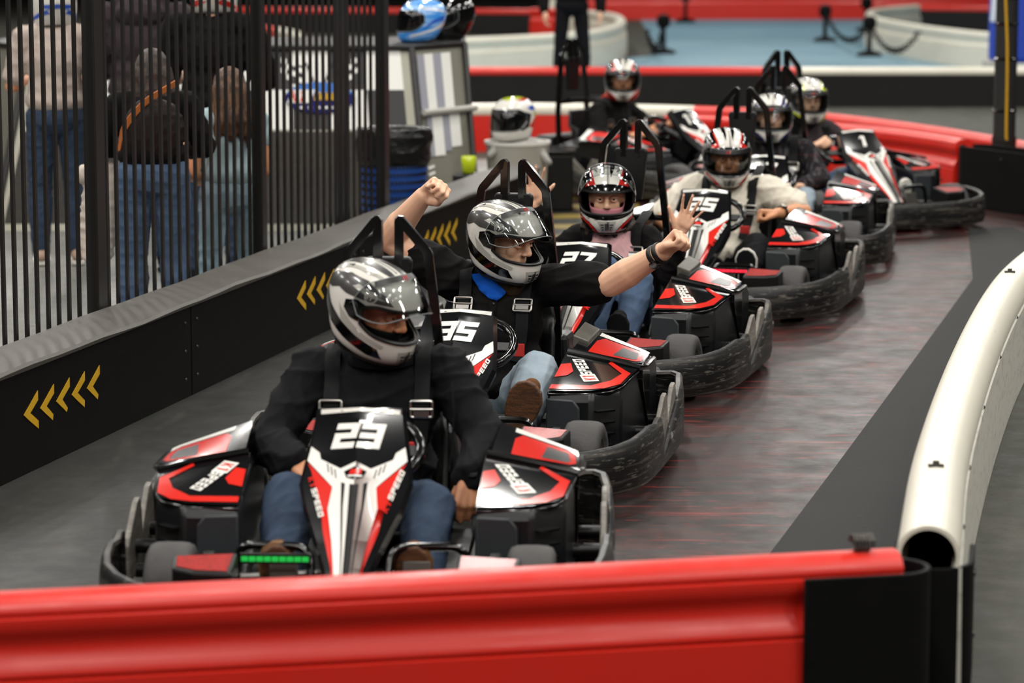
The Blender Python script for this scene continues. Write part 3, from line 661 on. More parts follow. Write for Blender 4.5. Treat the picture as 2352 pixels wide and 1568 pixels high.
def number(k, txt):
    fa = [c for c in k.children if c.name.startswith('nose_fairing')][0]
    gl, L = text2d(txt, 1, 1.32 if len(txt) > 1 else 1.3, .22, .1)
    H = 225.; x0 = -L*H/2-24
    decal('number', [place2d([p for p in g], (x0, 522), (H, 0), (0, -H)) for g in []] and [] or [q for g in gl for q in place2d(g, (x0, 522), (H, 0), (0, -H))], fchart, MT['kart_white'], fa, .0024, [('u', 0)]+[('v', s[0]) for s in FST[1:-1]])
def led(k, m, side=-1):
    b = MB()
    for i in range(9): b.box((side*(.12+.0215*i), -1.05, .247), (.0185, .012, .013))
    o = mk('light_strip', b, MT[m], k, smooth=False); o['kind'] = 'stuff'
    b = MB(); b.box((side*.206, -1.043, .247), (.2, .012, .028)); mk('light_strip_holder', b, MT['black_satin'], k, smooth=False)
KF = dict(k23=(-.415, 9.28, -2.6), k35=(-.06, 11.38, -11.5), k27=(.465, 13.5, -15), k25=(1.16, 15.85, -15.5), k17=(1.57, 17.9, -9.5), k1=(1.95, 19.75, 25), k14=(.7, 21.5, 52))
KLAB = dict(k23='black red and white go-kart numbered 23, nearest the red foreground barrier', k35='black red and white go-kart numbered 35, second in the queue',
    k27='black red and white go-kart numbered 27, third in the queue', k25='black red and white go-kart numbered 25 with the driver in the cream shirt',
    k17='black red and white go-kart behind the cream shirt, driven by the person in plaid', k1='black red and white go-kart numbered 1 turned towards the right',
    k14='black red and white go-kart numbered 14 standing sideways at the back')
karts = {}
proto = None
for kn, (x, y, a) in KF.items():
    if proto is None: proto = make_kart(kn); k = proto
    else: k = copy_tree(proto)
    k.location = (x, y, .003); k.rotation_euler = (0, 0, R(a)); karts[kn] = k
for kn, k in karts.items():
    tag(k, KLAB[kn], 'go-kart', 'go-karts queueing in the lane')
    number(k, kn[1:])
for kn in ('k35', 'k27'):
    cv_ = [c for c in karts[kn].children if c.name.startswith('pod_cover')][-1]
    fn2 = bil((.372, -.425, .440), (.638, -.45, .398), (.628, -.19, .402), (.388, -.12, .478)); b = MB(); c4 = [fn2(u, v) for u, v in ((-.10, .42), (.15, .36), (.17, 1.0), (-.10, 1.04))]
    b.loft([[p+Vector((0, 0, -.03)) for p in c4], [p+Vector((0, 0, .014)) for p in c4]]); mk('cover_tape', b, MT['grey_tape'], cv_, smooth=False, bevel=.004)
led(karts['k23'], 'led_green', -1); led(karts['k25'], 'led_red', 1)
# ================================================================== helmets
HT = np.array([(-.138, .088, .140, .070), (-.125, .103, .160, .088), (-.10, .116, .172, .108), (-.06, .123, .172, .130), (-.02, .126, .165, .148), (.02, .126, .157, .157), (.055, .122, .146, .156), (.085, .112, .128, .143), (.11, .093, .101, .117), (.128, .063, .066, .080), (.136, .034, .035, .045), (.1385, .012, .012, .018)])
HTs = np.array(smoothpath([tuple(r) for r in HT], 5))
def hsurf(phi, z, sc=1.0):
    w_, f_, r_ = (np.interp(z, HTs[:, 0], HTs[:, i]) for i in (1, 2, 3))
    e = 2/2.25; sx = math.copysign(abs(math.sin(phi))**e, math.sin(phi)); cx = math.copysign(abs(math.cos(phi))**e, math.cos(phi))
    y = -cx*(f_ if cx > 0 else r_); zz = z
    if z < 0 and y > 0: zz = z*(1-.22*y/.15)
    return Vector((sx*w_*sc, y*sc, zz*sc))
ZLO, ZHI = -.055, .052
def zedge(phi):
    a = abs((math.degrees(phi)+180) % 360-180); q = max(0, (a-50)/24.)**2 if a < 76 else 1.2
    return ZLO+.004+.018*min(q, 1.2)+.010*(a/74)**2, ZHI-.016*min(q, 1.2)-.004
def helmet_grid(sc, zl, part='shell'):
    """shell with the eye port cut out"""
    n = 72; rows = []
    low = list(np.linspace(-.138, ZLO, 12)); mid = list(np.linspace(ZLO, ZHI, 9))[1:]; top = [.06, .07, .08, .09, .10, .11, .118, .126, .131, .135, .1375, .1385]
    zs = low+mid+top; i_lo, i_hi = 11, 19
    vs = []; fs = []
    for i, z in enumerate(zs):
        for j in range(n):
            phi = 2*math.pi*j/n; a = abs((math.degrees(phi)+180) % 360-180)
            lo, hi = zedge(phi); k = 1 if a < 78 else max(0, 1-(a-78)/40)
            lo = ZLO+(lo-ZLO)*k; hi = ZHI+(hi-ZHI)*k
            zz = np.interp(z, [-.138, ZLO, ZHI, .1385], [-.138, lo, hi, .1385])
            vs.append(hsurf(phi, zz, sc))
    for i in range(len(zs)-1):
        for j in range(n):
            a = abs(((j+.5)*360/n+180) % 360-180)
            if i_lo <= i < i_hi and a < 75: continue
            jj = (j+1) % n; fs.append((i*n+j, i*n+jj, (i+1)*n+jj, (i+1)*n+j))
    fs.append(tuple((len(zs)-1)*n+j for j in range(n)))
    edge = []
    jm = 15
    js = list(range(-jm, jm+1))
    lo_e = [vs[i_lo*n+(j % n)] for j in js]; hi_e = [vs[i_hi*n+(j % n)] for j in js]
    rs = [vs[i*n+jm] for i in range(i_lo+1, i_hi)]; ls = [vs[i*n+(-jm % n)] for i in range(i_hi-1, i_lo, -1)]
    edge = lo_e+rs+hi_e[::-1]+ls
    bottom = [vs[j] for j in range(n)]
    return vs, fs, edge, bottom
MT['h_white'] = mat('h_white', '#d9d6ce', .14, coat=.6)
MT['h_silver'] = mat('h_silver', '#a6a49c', .26, coat=.4)
MT['h_grey'] = mat('h_grey', '#3c3b3a', .3, coat=.4)
MT['h_black'] = mat('h_black', '#080808', .12, coat=.6)
MT['h_red'] = mat('h_red', '#c0231c', .15, coat=.6)
MT['h_blue'] = mat('h_blue', '#2b55b8', .15, coat=.6)
MT['h_navy'] = mat('h_navy', '#23255e', .15, coat=.6)
MT['h_neon'] = mat('h_neon', '#b7c81a', .15, coat=.6)
MT['h_cyan'] = mat('h_cyan', '#2f86d8', .12, coat=.7, streak=((6, 3, 30), .45, .62, '#bcd9ee', .8))
MT['liner'] = mat('liner', '#070707', .8)
MT['gasket'] = mat('gasket', '#0c0c0c', .45)
MT['visor'] = glass_mat('visor', '#e6e9e9', .05, .985)
MT['visor_rim'] = mat('visor_rim', '#7f8686', .2); MT['visor_dark'] = mat('visor_dark', '#050608', .08, coat=.7)
def make_helmet(parent, Hm, style, visor=0, scale=1.0, dark=False, name='helmet'):
    base = {'silver': 'h_white', 'red': 'h_black', 'blue': 'h_black', 'neon': 'h_black', 'cyan': 'h_cyan', 'multi': 'h_white', 'black': 'h_black', 'whitecap': 'h_white', 'whiteblue': 'h_white', 'teal': 'h_cyan'}[style]
    vs, fs, edge, bottom = helmet_grid(1.0, 0)
    b = MB(); b.add(vs, fs); h = mk(name, b, MT[base], parent, angle=60)
    h.matrix_local = Hm @ Matrix.Scale(scale, 4)
    sd = h.modifiers.new('solid', 'SOLIDIFY'); sd.thickness = .008; sd.offset = -1
    bvh = BVHTree.FromPolygons(vs, fs)
    vi, fi, _, _ = helmet_grid(.925, 0); b = MB(); b.add(vi, fi); mk('liner', b, MT['liner'], h, angle=60)
    b = MB(); b.tube(edge, .006, 6, closed=True); mk('gasket', b, MT['gasket'], h)
    b = MB(); b.tube(bottom, .007, 6, closed=True); mk('neck_trim', b, MT['gasket'], h)
    def cast(o, d):
        p, n, i, q = bvh.ray_cast(Vector(o), Vector(d).normalized())
        if p is None: return None
        return p, (n if n.dot(Vector(d)) < 0 else -n)
    def side(s): return lambda y, z: cast((s*.4, y, z), (-s, 0, 0))
    def crown(x, be):
        a = R(be); d = Vector((0, -math.cos(a), math.sin(a))); return cast(Vector((x, 0, 0))+d*.5, -d)
    def front(x, z): return cast((x, -.5, z), (0, 1, 0))
    def DS(nm, polys, m, lift=.0009):
        for s in (-1, 1): decal(nm, polys, side(s), MT[m], h, lift+.0008, [('u', i*.011) for i in range(-15, 16)]+[('v', i*.011) for i in range(-13, 13)])
    def DC(nm, polys, m, lift=.0009, both=True):
        for grp in ([polys] if not both else ([polys, [mir(q) for q in polys]] if min(abs(p[0]) for q in polys for p in q) > 1e-4 else [polys+[mir(q) for q in polys]])): decal(nm, grp, crown, MT[m], h, lift+.0007, [('u', i*.015) for i in range(-8, 9)]+[('v', i*5.) for i in range(-12, 41)])
    def DF(nm, polys, m, lift=.0009, both=True):
        for grp in ([polys] if not both else ([[q] for p_ in (polys, [mir(q) for q in polys]) for q in p_] if min(abs(p[0]) for q in polys for p in q) > 1e-4 else [polys+[mir(q) for q in polys]])): decal(nm, grp, front, MT[m], h, lift+.0007, [('u', i*.015) for i in range(-8, 9)]+[('v', i*.012-.15) for i in range(0, 9)])
    pivot = [(.022, .03), (-.02, .046), (-.075, .036), (-.10, .004), (-.075, -.018), (-.01, -.016), (.02, .004)]
    if style == 'silver':
        DS('swoosh', [[(.155, .045), (.127, .028), (.078, -.012), (.018, -.042), (-.045, -.064), (-.12, -.082), (-.135, -.112), (-.09, -.112), (-.01, -.092), (.06, -.066), (.115, -.026), (.150, .012)]], 'h_black')
        DS('grey_panel', [[(.152, .045), (.107, .082), (.05, .103), (-.02, .106), (-.09, .085), (-.122, .06), (-.05, .053), (.03, .046), (.068, .051), (.10, .034), (.148, .026)]], 'h_grey')
        DS('white_flash', [[(.02, .075), (-.05, .066), (-.10, .070), (-.05, .082), (.0, .088)]], 'h_silver', .0014)
        DS('grey_wedge', [[(.045, .012), (.035, .0), (-.01, -.026), (-.07, -.050), (-.135, -.066), (-.13, -.078), (-.045, -.060), (.02, -.038)]], 'h_silver', .0012)
        DS('lower_black', [[(.115, -.066), (.05, -.100), (-.05, -.128), (-.08, -.136), (.0, -.136), (.07, -.118), (.11, -.09)]], 'h_black', .001)
        DC('crown_stripe', [[(.014, 158), (.018, 62), (.03, 57), (.046, 75), (.052, 110), (.044, 150)]], 'h_grey')
        DC('edge_stripe', [[(.062, 150), (.066, 95), (.058, 64), (.066, 62), (.08, 90), (.076, 140)]], 'h_silver')
        DC('centre_line', [[(.0, 150), (.0, 70), (.004, 70), (.007, 150)]], 'h_silver')
    elif style in ('red', 'blue', 'neon'):
        acc = {'red': 'h_red', 'blue': 'h_navy', 'neon': 'h_neon'}[style]
        DC('crown_white', [[(0, 33), (.050, 33), (.062, 48), (.070, 70), (.068, 110), (.055, 150), (0, 155)]], 'h_white')
        DC('crown_stripe', [[(.014, 155), (.013, 62), (.018, 46), (.026, 60), (.034, 80), (.036, 115), (.030, 150)]], 'h_black', .0014)
        DC('crown_accent', [[(.052, 33), (.096, 34), (.092, 42), (.066, 44), (.074, 62), (.078, 90), (.072, 92), (.066, 64)]], acc, .0014)
        DC('vent_slit', [[(.046, 62), (.058, 74), (.054, 78), (.043, 66)], [(.047, 84), (.058, 98), (.054, 102), (.044, 88)]], 'h_grey', .0018)
        DF('chin_white', [[(0, -.137), (.036, -.137), (.05, -.112), (.075, -.088), (.112, -.066), (.118, -.054), (.08, -.066), (.045, -.072), (0, -.075)]], 'h_white')
        DF('chin_accent', [[(.038, -.138), (.052, -.112), (.077, -.089), (.114, -.067), (.114, -.078), (.082, -.10), (.062, -.122), (.05, -.138)]], acc, .0012)
        DS('side_line', [[(.14, .04), (.13, -.01), (.06, -.062), (-.02, -.092), (-.07, -.105), (-.07, -.115), (-.02, -.104), (.07, -.078), (.14, -.02)]], 'h_silver')
        DS('side_accent', [[(.12, .085), (.06, .075), (.0, .068), (.0, .062), (.06, .066), (.13, .074)]], acc, .0012)
    elif style == 'cyan' or style == 'teal':
        DS('pale_line', [[(.14, -.02), (.02, -.06), (-.12, -.09), (-.12, -.10), (.02, -.075), (.14, -.04)], [(.13, .05), (.05, .07), (-.05, .085), (-.05, .078), (.05, .06), (.13, .04)]], 'h_white')
        DS('dark_line', [[(.12, .02), (.04, .0), (-.03, -.045), (-.03, -.055), (.05, -.02), (.13, .0)]], 'h_blue', .0012)
    elif style == 'multi':
        DC('green_top', [[(0, 60), (.04, 62), (.06, 90), (.04, 140), (0, 145)]], 'h_neon')
        DC('red_top', [[(.065, 70), (.085, 90), (.07, 140), (.055, 120)]], 'h_red')
        DS('blue_patch', [[(.10, .06), (.05, .085), (.0, .07), (.05, .05)]], 'h_blue'); DS('neon_patch', [[(.13, .02), (.09, .045), (.06, .02), (.1, .0)]], 'h_neon'); DS('red_patch', [[(.12, -.03), (.07, .0), (.0, -.05), (.07, -.07)]], 'h_red')
        DS('black_sweep', [[(.03, .03), (-.03, .05), (-.1, .045), (-.12, -.04), (-.06, -.07), (0, -.05)]], 'h_black')
    elif style == 'whitecap':
        DS('red_rim', [[(.14, -.045), (.0, -.095), (-.12, -.11), (-.12, -.128), (.0, -.115), (.10, -.085)]], 'h_red'); DC('rear_red', [[(0, 190), (.09, 190), (.085, 200), (0, 202)]], 'h_red')
        DC('dark_marks', [[(.02, 140), (.05, 145), (.04, 160), (.02, 158)]], 'h_grey')
    elif style == 'whiteblue':
        DS('blue_band', [[(.14, -.03), (.06, -.06), (-.04, -.085), (-.04, -.10), (.06, -.082), (.13, -.055)]], 'h_blue'); DC('blue_back', [[(0, 182), (.09, 184), (.085, 194), (0, 192)]], 'h_blue'); DC('grey_top', [[(.02, 120), (.05, 120), (.06, 165), (.03, 168)]], 'h_silver')
    if style in ('silver', 'red', 'blue', 'neon'):
        DF('chin_vent', [[(0, -.132), (.022, -.132), (.042, -.078), (0, -.078)]], 'h_silver', .0020)
        DF('chin_mouth', [[(0, -.12), (.008, -.12), (.010, -.088), (0, -.088)]], 'h_grey', .0028)
        DF('vent_slot', [[(.013, -.091-.011*i), (.029-.004*i, -.091-.011*i), (.028-.004*i, -.096-.011*i), (.013, -.096-.011*i)] for i in range(3)], 'h_black', .0030)
        DS('pivot_plate', [pivot], 'h_black', .003)
        for s in (-1, 1):
            q = MB(); q.lathe([(.026, -.004), (.025, .006), (.018, .008), (.016, .005), (.006, .005), (.005, .009)], ax='x', n=20); o = mk('visor_pivot', q, MT['gasket'], h, loc=(s*.122, -.012, .014)); o.scale = (s, 1, 1)
            q = MB(); q.box((0, 0, 0), (.012, .045, .012)); mk('rear_vent', q, MT['h_grey'], h, bevel=.004, loc=(s*.062, .085, .108), rot=(-.55, s*.5, 0))
        # round maker's badge on the brow sides and mark on the visor top edge
        gl, L = text2d('K1', 1, .8, .15, .1)
        for s in (-1, 1):
            ps = [q2 for g in gl for q2 in place2d(g, (-.066 if s > 0 else -.040, .058), (-.019*s*-1 if s > 0 else -.019, 0), (0, .019))]
            rr = [[(-.055+.020*math.cos(2*math.pi*(k+j)/20)*(1 if j2 else .84), .067+.017*math.sin(2*math.pi*(k+j)/20)*(1 if j2 else .84)) for j, j2 in ((0, 1), (1, 1), (1, 0), (0, 0))] for k in range(20)]
            disc = [[(-.055+.020*math.cos(2*math.pi*k/20), .067+.017*math.sin(2*math.pi*k/20)) for k in range(20)]]
            decal('badge_disc', disc, side(s), MT['h_black'], h, .0016); decal('badge_mark', ps+rr, side(s), MT['h_white'], h, .0022)
    # visor
    n = 40; rows = 10; vv = []; ff = []
    for i in range(rows+1):
        for j in range(n+1):
            phi = R(-84+168*j/n); a = abs(math.degrees(phi)); t = i/rows
            lo = -.062+.05*max(0, (a-52)/32)**2; hi = .070-.035*max(0, (a-52)/32)**2
            vv.append(hsurf(phi, lo+(hi-lo)*t, 1.035))
    for i in range(rows):
        for j in range(n): ff.append((i*(n+1)+j, i*(n+1)+j+1, (i+1)*(n+1)+j+1, (i+1)*(n+1)+j))
    b = MB(); b.add(vv, ff); v = mk('visor', b, MT['visor_dark' if dark else 'visor'], h, angle=80)
    rim = [vv[j] for j in range(n+1)]+[vv[i*(n+1)+n] for i in range(1, rows)]+[vv[rows*(n+1)+j] for j in range(n, -1, -1)]+[vv[i*(n+1)] for i in range(rows-1, 0, -1)]
    rb_ = MB(); rb_.tube(rim, .0016, 6, closed=True); vr = mk('visor_rim', rb_, MT['visor_rim'], h)
    piv = Vector((0, -.012, .014)); VM = Matrix.Translation(piv) @ Matrix.Rotation(-R(visor), 4, 'X') @ Matrix.Translation(-piv); vr.matrix_local = VM
    if style in ('silver', 'red', 'blue', 'neon'):
        def vch(u, t): p = hsurf(R(u), -.062+.132*t, 1.035); return p, Vector((p.x, p.y, 0)).normalized()
        us = [('u', float(q)) for q in range(-50, 55, 6)]
        decal('visor_band', [[(-52, .86), (52, .86), (50, .99), (-50, .99)]], vch, MT['gasket'], h, .001, us).matrix_local = VM
        gl, L = text2d('K1', 1, .8, .15, .1); decal('visor_mark', [q2 for g in gl for q2 in place2d(g, (-7, .87), (7.5, 0), (0, .105))], vch, MT['h_red'], h, .002, us).matrix_local = VM
    v.matrix_local = Matrix.Translation(piv) @ Matrix.Rotation(-R(visor), 4, 'X') @ Matrix.Translation(-piv)
    return h
# ================================================================== people
MT['skin_a'] = mat('skin_a', '#d9a07c', .5, sss=.12, noise=(9, .35, '#b87a5a'), bump=(180, .06))
MT['skin_b'] = mat('skin_b', '#e3b596', .48, sss=.12, noise=(7, .35, '#d3997a'), bump=(180, .06))
MT['skin_c'] = mat('skin_c', '#cd9069', .48, sss=.12, noise=(8, .35, '#b57650'), bump=(180, .06))
MT['eye_white'] = mat('eye_white', '#d9d2c8', .2); MT['iris'] = mat('iris', '#1d120c', .15)
MT['brow'] = mat('brow', '#1c1410', .8); MT['nail'] = mat('nail', '#e3bba2', .35)
def cloth(name, col, other, amt=.4, rough=.85, sc=9, bump=(220, .2)): MT[name] = mat(name, col, rough, noise=(sc, amt, other), bump=bump, spec=.15); return MT[name]
cloth('hoodie_black', '#0b0b0d', '#141417'); cloth('shirt_black', '#0d0b0b', '#151212'); cloth('jeans_dark', '#2a3647', '#435268', .6); cloth('jeans_light', '#9aa7b0', '#7e8d99', .6)
cloth('jeans_mid', '#3f5069', '#5b6d86', .6); cloth('pants_black', '#0d0d10', '#15151a'); cloth('tee_cream', '#d6cfc0', '#c4bcab', .4); cloth('pink_top', '#d3a3a6', '#c48d92', .5)
cloth('beige_top', '#b9aaa0', '#a99a90', .4); cloth('hoodie_brown', '#3c3336', '#2f282b', .5); cloth('mint_top', '#a9bfc2', '#94adb2', .4); cloth('jeans_pale', '#93aab4', '#7a929f', .5); cloth('balaclava_black', '#0a0a0b', '#121213'); cloth('balaclava_pink', '#d88f98', '#c97f8a', .4); cloth('bandana_blue', '#0d4fae', '#0a3f90', .4); cloth('bandana_red', '#a02318', '#7d1a12', .4)
cloth('shoe_brown', '#5a3a22', '#6d4a2e', .4); cloth('shoe_dark', '#101012', '#18181b'); cloth('shoe_tan', '#b49a86', '#9f8672', .4); MT['hair_brown'] = mat('hair_brown', '#1d120b', .5, streak=((70, 70, 4), .48, .6, '#4a2e1a', .8), bump=(120, .3)); MT['hair_light'] = mat('hair_light', '#3f2614', .5, streak=((70, 70, 4), .48, .6, '#7a5230', .8), bump=(120, .3)); cloth('jacket_cream', '#c9beb2', '#b5a99c', .4); cloth('bag_brown', '#1f1614', '#2d211c', .4, .5)
MT['sole_gum'] = mat('sole_gum', '#5f3a1d', .7, streak=((10, 4, 160), .48, .56, '#3c2412', .8), bump=(90, .4)); MT['sole_white'] = mat('sole_white', '#d8d4ca', .6)
MT['pink_floral'] = mat('pink_floral', '#d9a9ab', .8, noise=(26, .5, '#c8959a'), streak=[((34, 34, 34), .66, .70, '#6f7a55', .8), ((28, 28, 31), .68, .72, '#7a4b78', .7)], bump=(40, .5))
MT['sole_tan'] = mat('sole_tan', '#6e4c22', .6)
MT['plaid'] = mat('plaid', '#1c1b1d', .85, spec=.15, streak=[((34, 34, .3), .52, .58, '#56555a', .65), ((.3, .3, 34), .54, .6, '#6a2c28', .6), ((70, 70, .3), .6, .64, '#6a2c28', .5)], bump=(200, .2))
DG = bpy.context.evaluated_depsgraph_get
def voxel_mesh(name, mb, vox, it, mats, fold=0, seed=0, fold_len=.06):
    me = bpy.data.meshes.new(name); me.from_pydata([tuple(p) for p in mb.v], [], mb.f); me.update()
    o = bpy.data.objects.new('tmp', me); COL.objects.link(o)
    r = o.modifiers.new('r', 'REMESH'); r.mode = 'VOXEL'; r.voxel_size = vox; r.use_smooth_shade = True
    if it:
        sm = o.modifiers.new('s', 'SMOOTH'); sm.factor = .5; sm.iterations = it
    bpy.context.view_layer.update()
    res = bpy.data.meshes.new_from_object(o.evaluated_get(DG())); res.name = name
    bpy.data.objects.remove(o); bpy.data.meshes.remove(me)
    if fold:
        n = len(res.vertices); co = np.empty(n*3, np.float32); no = np.empty(n*3, np.float32)
        res.vertices.foreach_get('co', co); res.vertex_normals.foreach_get('vector', no); co = co.reshape(-1, 3); no = no.reshape(-1, 3)
        rs = np.random.RandomState(seed); d = np.zeros(n)
        for q in range(5):
            k = rs.normal(size=3); k[2] *= 1.8; k /= np.linalg.norm(k); k *= 2*np.pi/(fold_len*(.7+.9*rs.rand())); k2 = rs.normal(size=3)*14
            ph = co @ k + 1.6*np.sin(co @ k2 + rs.rand()*6)+rs.rand()*6
            msk = .5+.5*np.sin(co @ (rs.normal(size=3)*9)+rs.rand()*6)
            d += (1-np.abs(np.sin(ph/2)))**2*msk
        co += no*(fold*(d-.8))[:, None]; res.vertices.foreach_set('co', co.reshape(-1)); res.update()
    res.materials.clear(); res.materials.append(mats); res.shade_smooth(); return res
FING = [(.033, .044, .027, .022, .0092), (.011, .050, .031, .023, .0095), (-.011, .046, .028, .022, .0090), (-.031, .036, .021, .019, .0080)]
def hand(mb, w, d, n, t, pose, sc=1.0):
    """w wrist, d towards the knuckles, n out of the palm, t towards the thumb side; returns the finger tips for nails"""
    d = Vector(d).normalized(); n = Vector(n); n = (n-d*n.dot(d)).normalized(); tt = d.cross(n)
    if tt.dot(Vector(t)) < 0: tt = -tt
    t = tt; w = Vector(w); tips = []
    curl = {'open': [(6, 8, 6)]*4, 'fist': [(78, 98, 62)]*4, 'grip': [(38, 66, 42), (42, 68, 42), (46, 70, 44), (50, 70, 44)], 'relax': [(22, 30, 18)]*4}[pose]
    spread = {'open': (17, 5, -6, -19), 'fist': (0, 0, 0, 0), 'grip': (3, 1, -1, -4), 'relax': (5, 1, -3, -7)}[pose]
    kn = {0: .094, 1: .097, 2: .092, 3: .082}
    for i, (off, a, b, c, r) in enumerate(FING):
        base = w+(d*kn[i]+t*off-n*.002)*sc
        mb.cap(w+(d*.012+t*off*.55)*sc, base, .0165*sc, .0125*sc)
        mb.cap(w+(d*.05+t*off*.8+n*.008)*sc, base+n*.002*sc, .013*sc, .011*sc)
        ang = 0; p = base; fd0 = (d*math.cos(R(spread[i]))+t*math.sin(R(spread[i]))).normalized()
        for q, (ln, cu) in enumerate(zip((a, b, c), curl[i])):
            ang += cu; dr = fd0*math.cos(R(ang))+n*math.sin(R(ang)); e = p+dr*ln*sc
            mb.cap(p, e, r*sc*(1-.06*q), r*sc*(1-.06*(q+1)), n=10); p = e
        tips.append((p, dr, fd0*-math.sin(R(ang))+n*math.cos(R(ang)), r*sc))
    if pose == 'open': tp = [(.02, .022, .006), (.05, .052, .010), (.078, .078, .012), (.098, .098, .012)]
    elif pose == 'relax': tp = [(.02, .022, .012), (.05, .044, .022), (.08, .05, .03), (.105, .046, .034)]
    elif pose == 'grip': tp = [(.02, .022, .014), (.048, .036, .03), (.072, .030, .046), (.088, .012, .052)]
    else: tp = [(.018, .024, .014), (.048, .040, .030), (.074, .034, .042), (.088, .010, .048)]
    tp = [w+(d*a+t*b+n*c)*sc for a, b, c in tp]
    mb.cap(tp[0], tp[1], .019*sc, .0145*sc); mb.cap(tp[1], tp[2], .0135*sc, .0115*sc); mb.cap(tp[2], tp[3], .0115*sc, .0095*sc)
    tips.append((tp[3], (tp[3]-tp[2]).normalized(), n, .0095*sc)); return tips
def lerp(a, b, t): return tuple(Vector(a).lerp(Vector(b), t))
def head_prims(mb, Hm, s=1.0):
    T = lambda p: Hm @ (Vector(p)*s)
    def E(c, r): mb.ell(T(c), tuple(q*s for q in r), 18, 12, rot=Hm.to_euler())
    E((0, .012, .025), (.073, .088, .098)); E((0, -.024, -.05), (.060, .064, .064)); E((0, -.062, -.088), (.024, .024, .02)); E((0, -.055, .05), (.055, .03, .04))
    for x in (-1, 1):
        E((x*.034, -.058, -.022), (.024, .020, .026)); mb.cap(T((x*.05, -.066, .034)), T((x*.013, -.082, .032)), .010*s, .010*s); E((x*.0125, -.098, -.026), (.009, .011, .008))
        E((x*.072, .012, 0), (.012, .02, .03))
    mb.cap(T((0, -.082, .026)), T((0, -.108, -.020)), .0085*s, .0125*s); mb.cap(T((-.018, -.083, -.052)), T((.018, -.083, -.052)), .007*s, .007*s); mb.cap(T((-.016, -.081, -.062)), T((.016, -.081, -.062)), .0075*s, .0075*s)
def face_parts(o, Hm, s=1.0, brow=True, gaze=0):
    for x in (-1, 1):
        q = MB(); q.ell((0, 0, 0), (.0118*s,)*3, 16, 12); e = mk('eye', q, MT['eye_white'], o); e.matrix_local = Hm @ Matrix.Translation(Vector((x*.031, -.0725, .009))*s) @ Matrix.Rotation(R(gaze), 4, 'Z')
        q = MB(); q.ell((0, -.0078*s, 0), (.0068*s, .0048*s, .0068*s), 14, 8); mk('iris', q, MT['iris'], e)
        for zz, r, nm in ((.0082, .0058, 'eyelid'), (-.0088, .0046, 'eyelid')):
            q = MB(); q.tube(smoothpath([(-.014*s, .004*s, zz*.5*s), (-.006*s, -.0105*s, zz*s), (.006*s, -.0105*s, zz*s), (.014*s, .004*s, zz*.5*s)], 4), r*s, 8); mk(nm, q, o.data.materials[0], e)
        if brow:
            q = MB(); q.tube([Vector(p)*s for p in ((x*.014, -.0925, .036), (x*.03, -.0885, .0415), (x*.05, -.0745, .036))], [.0035*s, .004*s, .002*s], 8); mk('eyebrow', q, MT['brow'], o).matrix_local = Hm
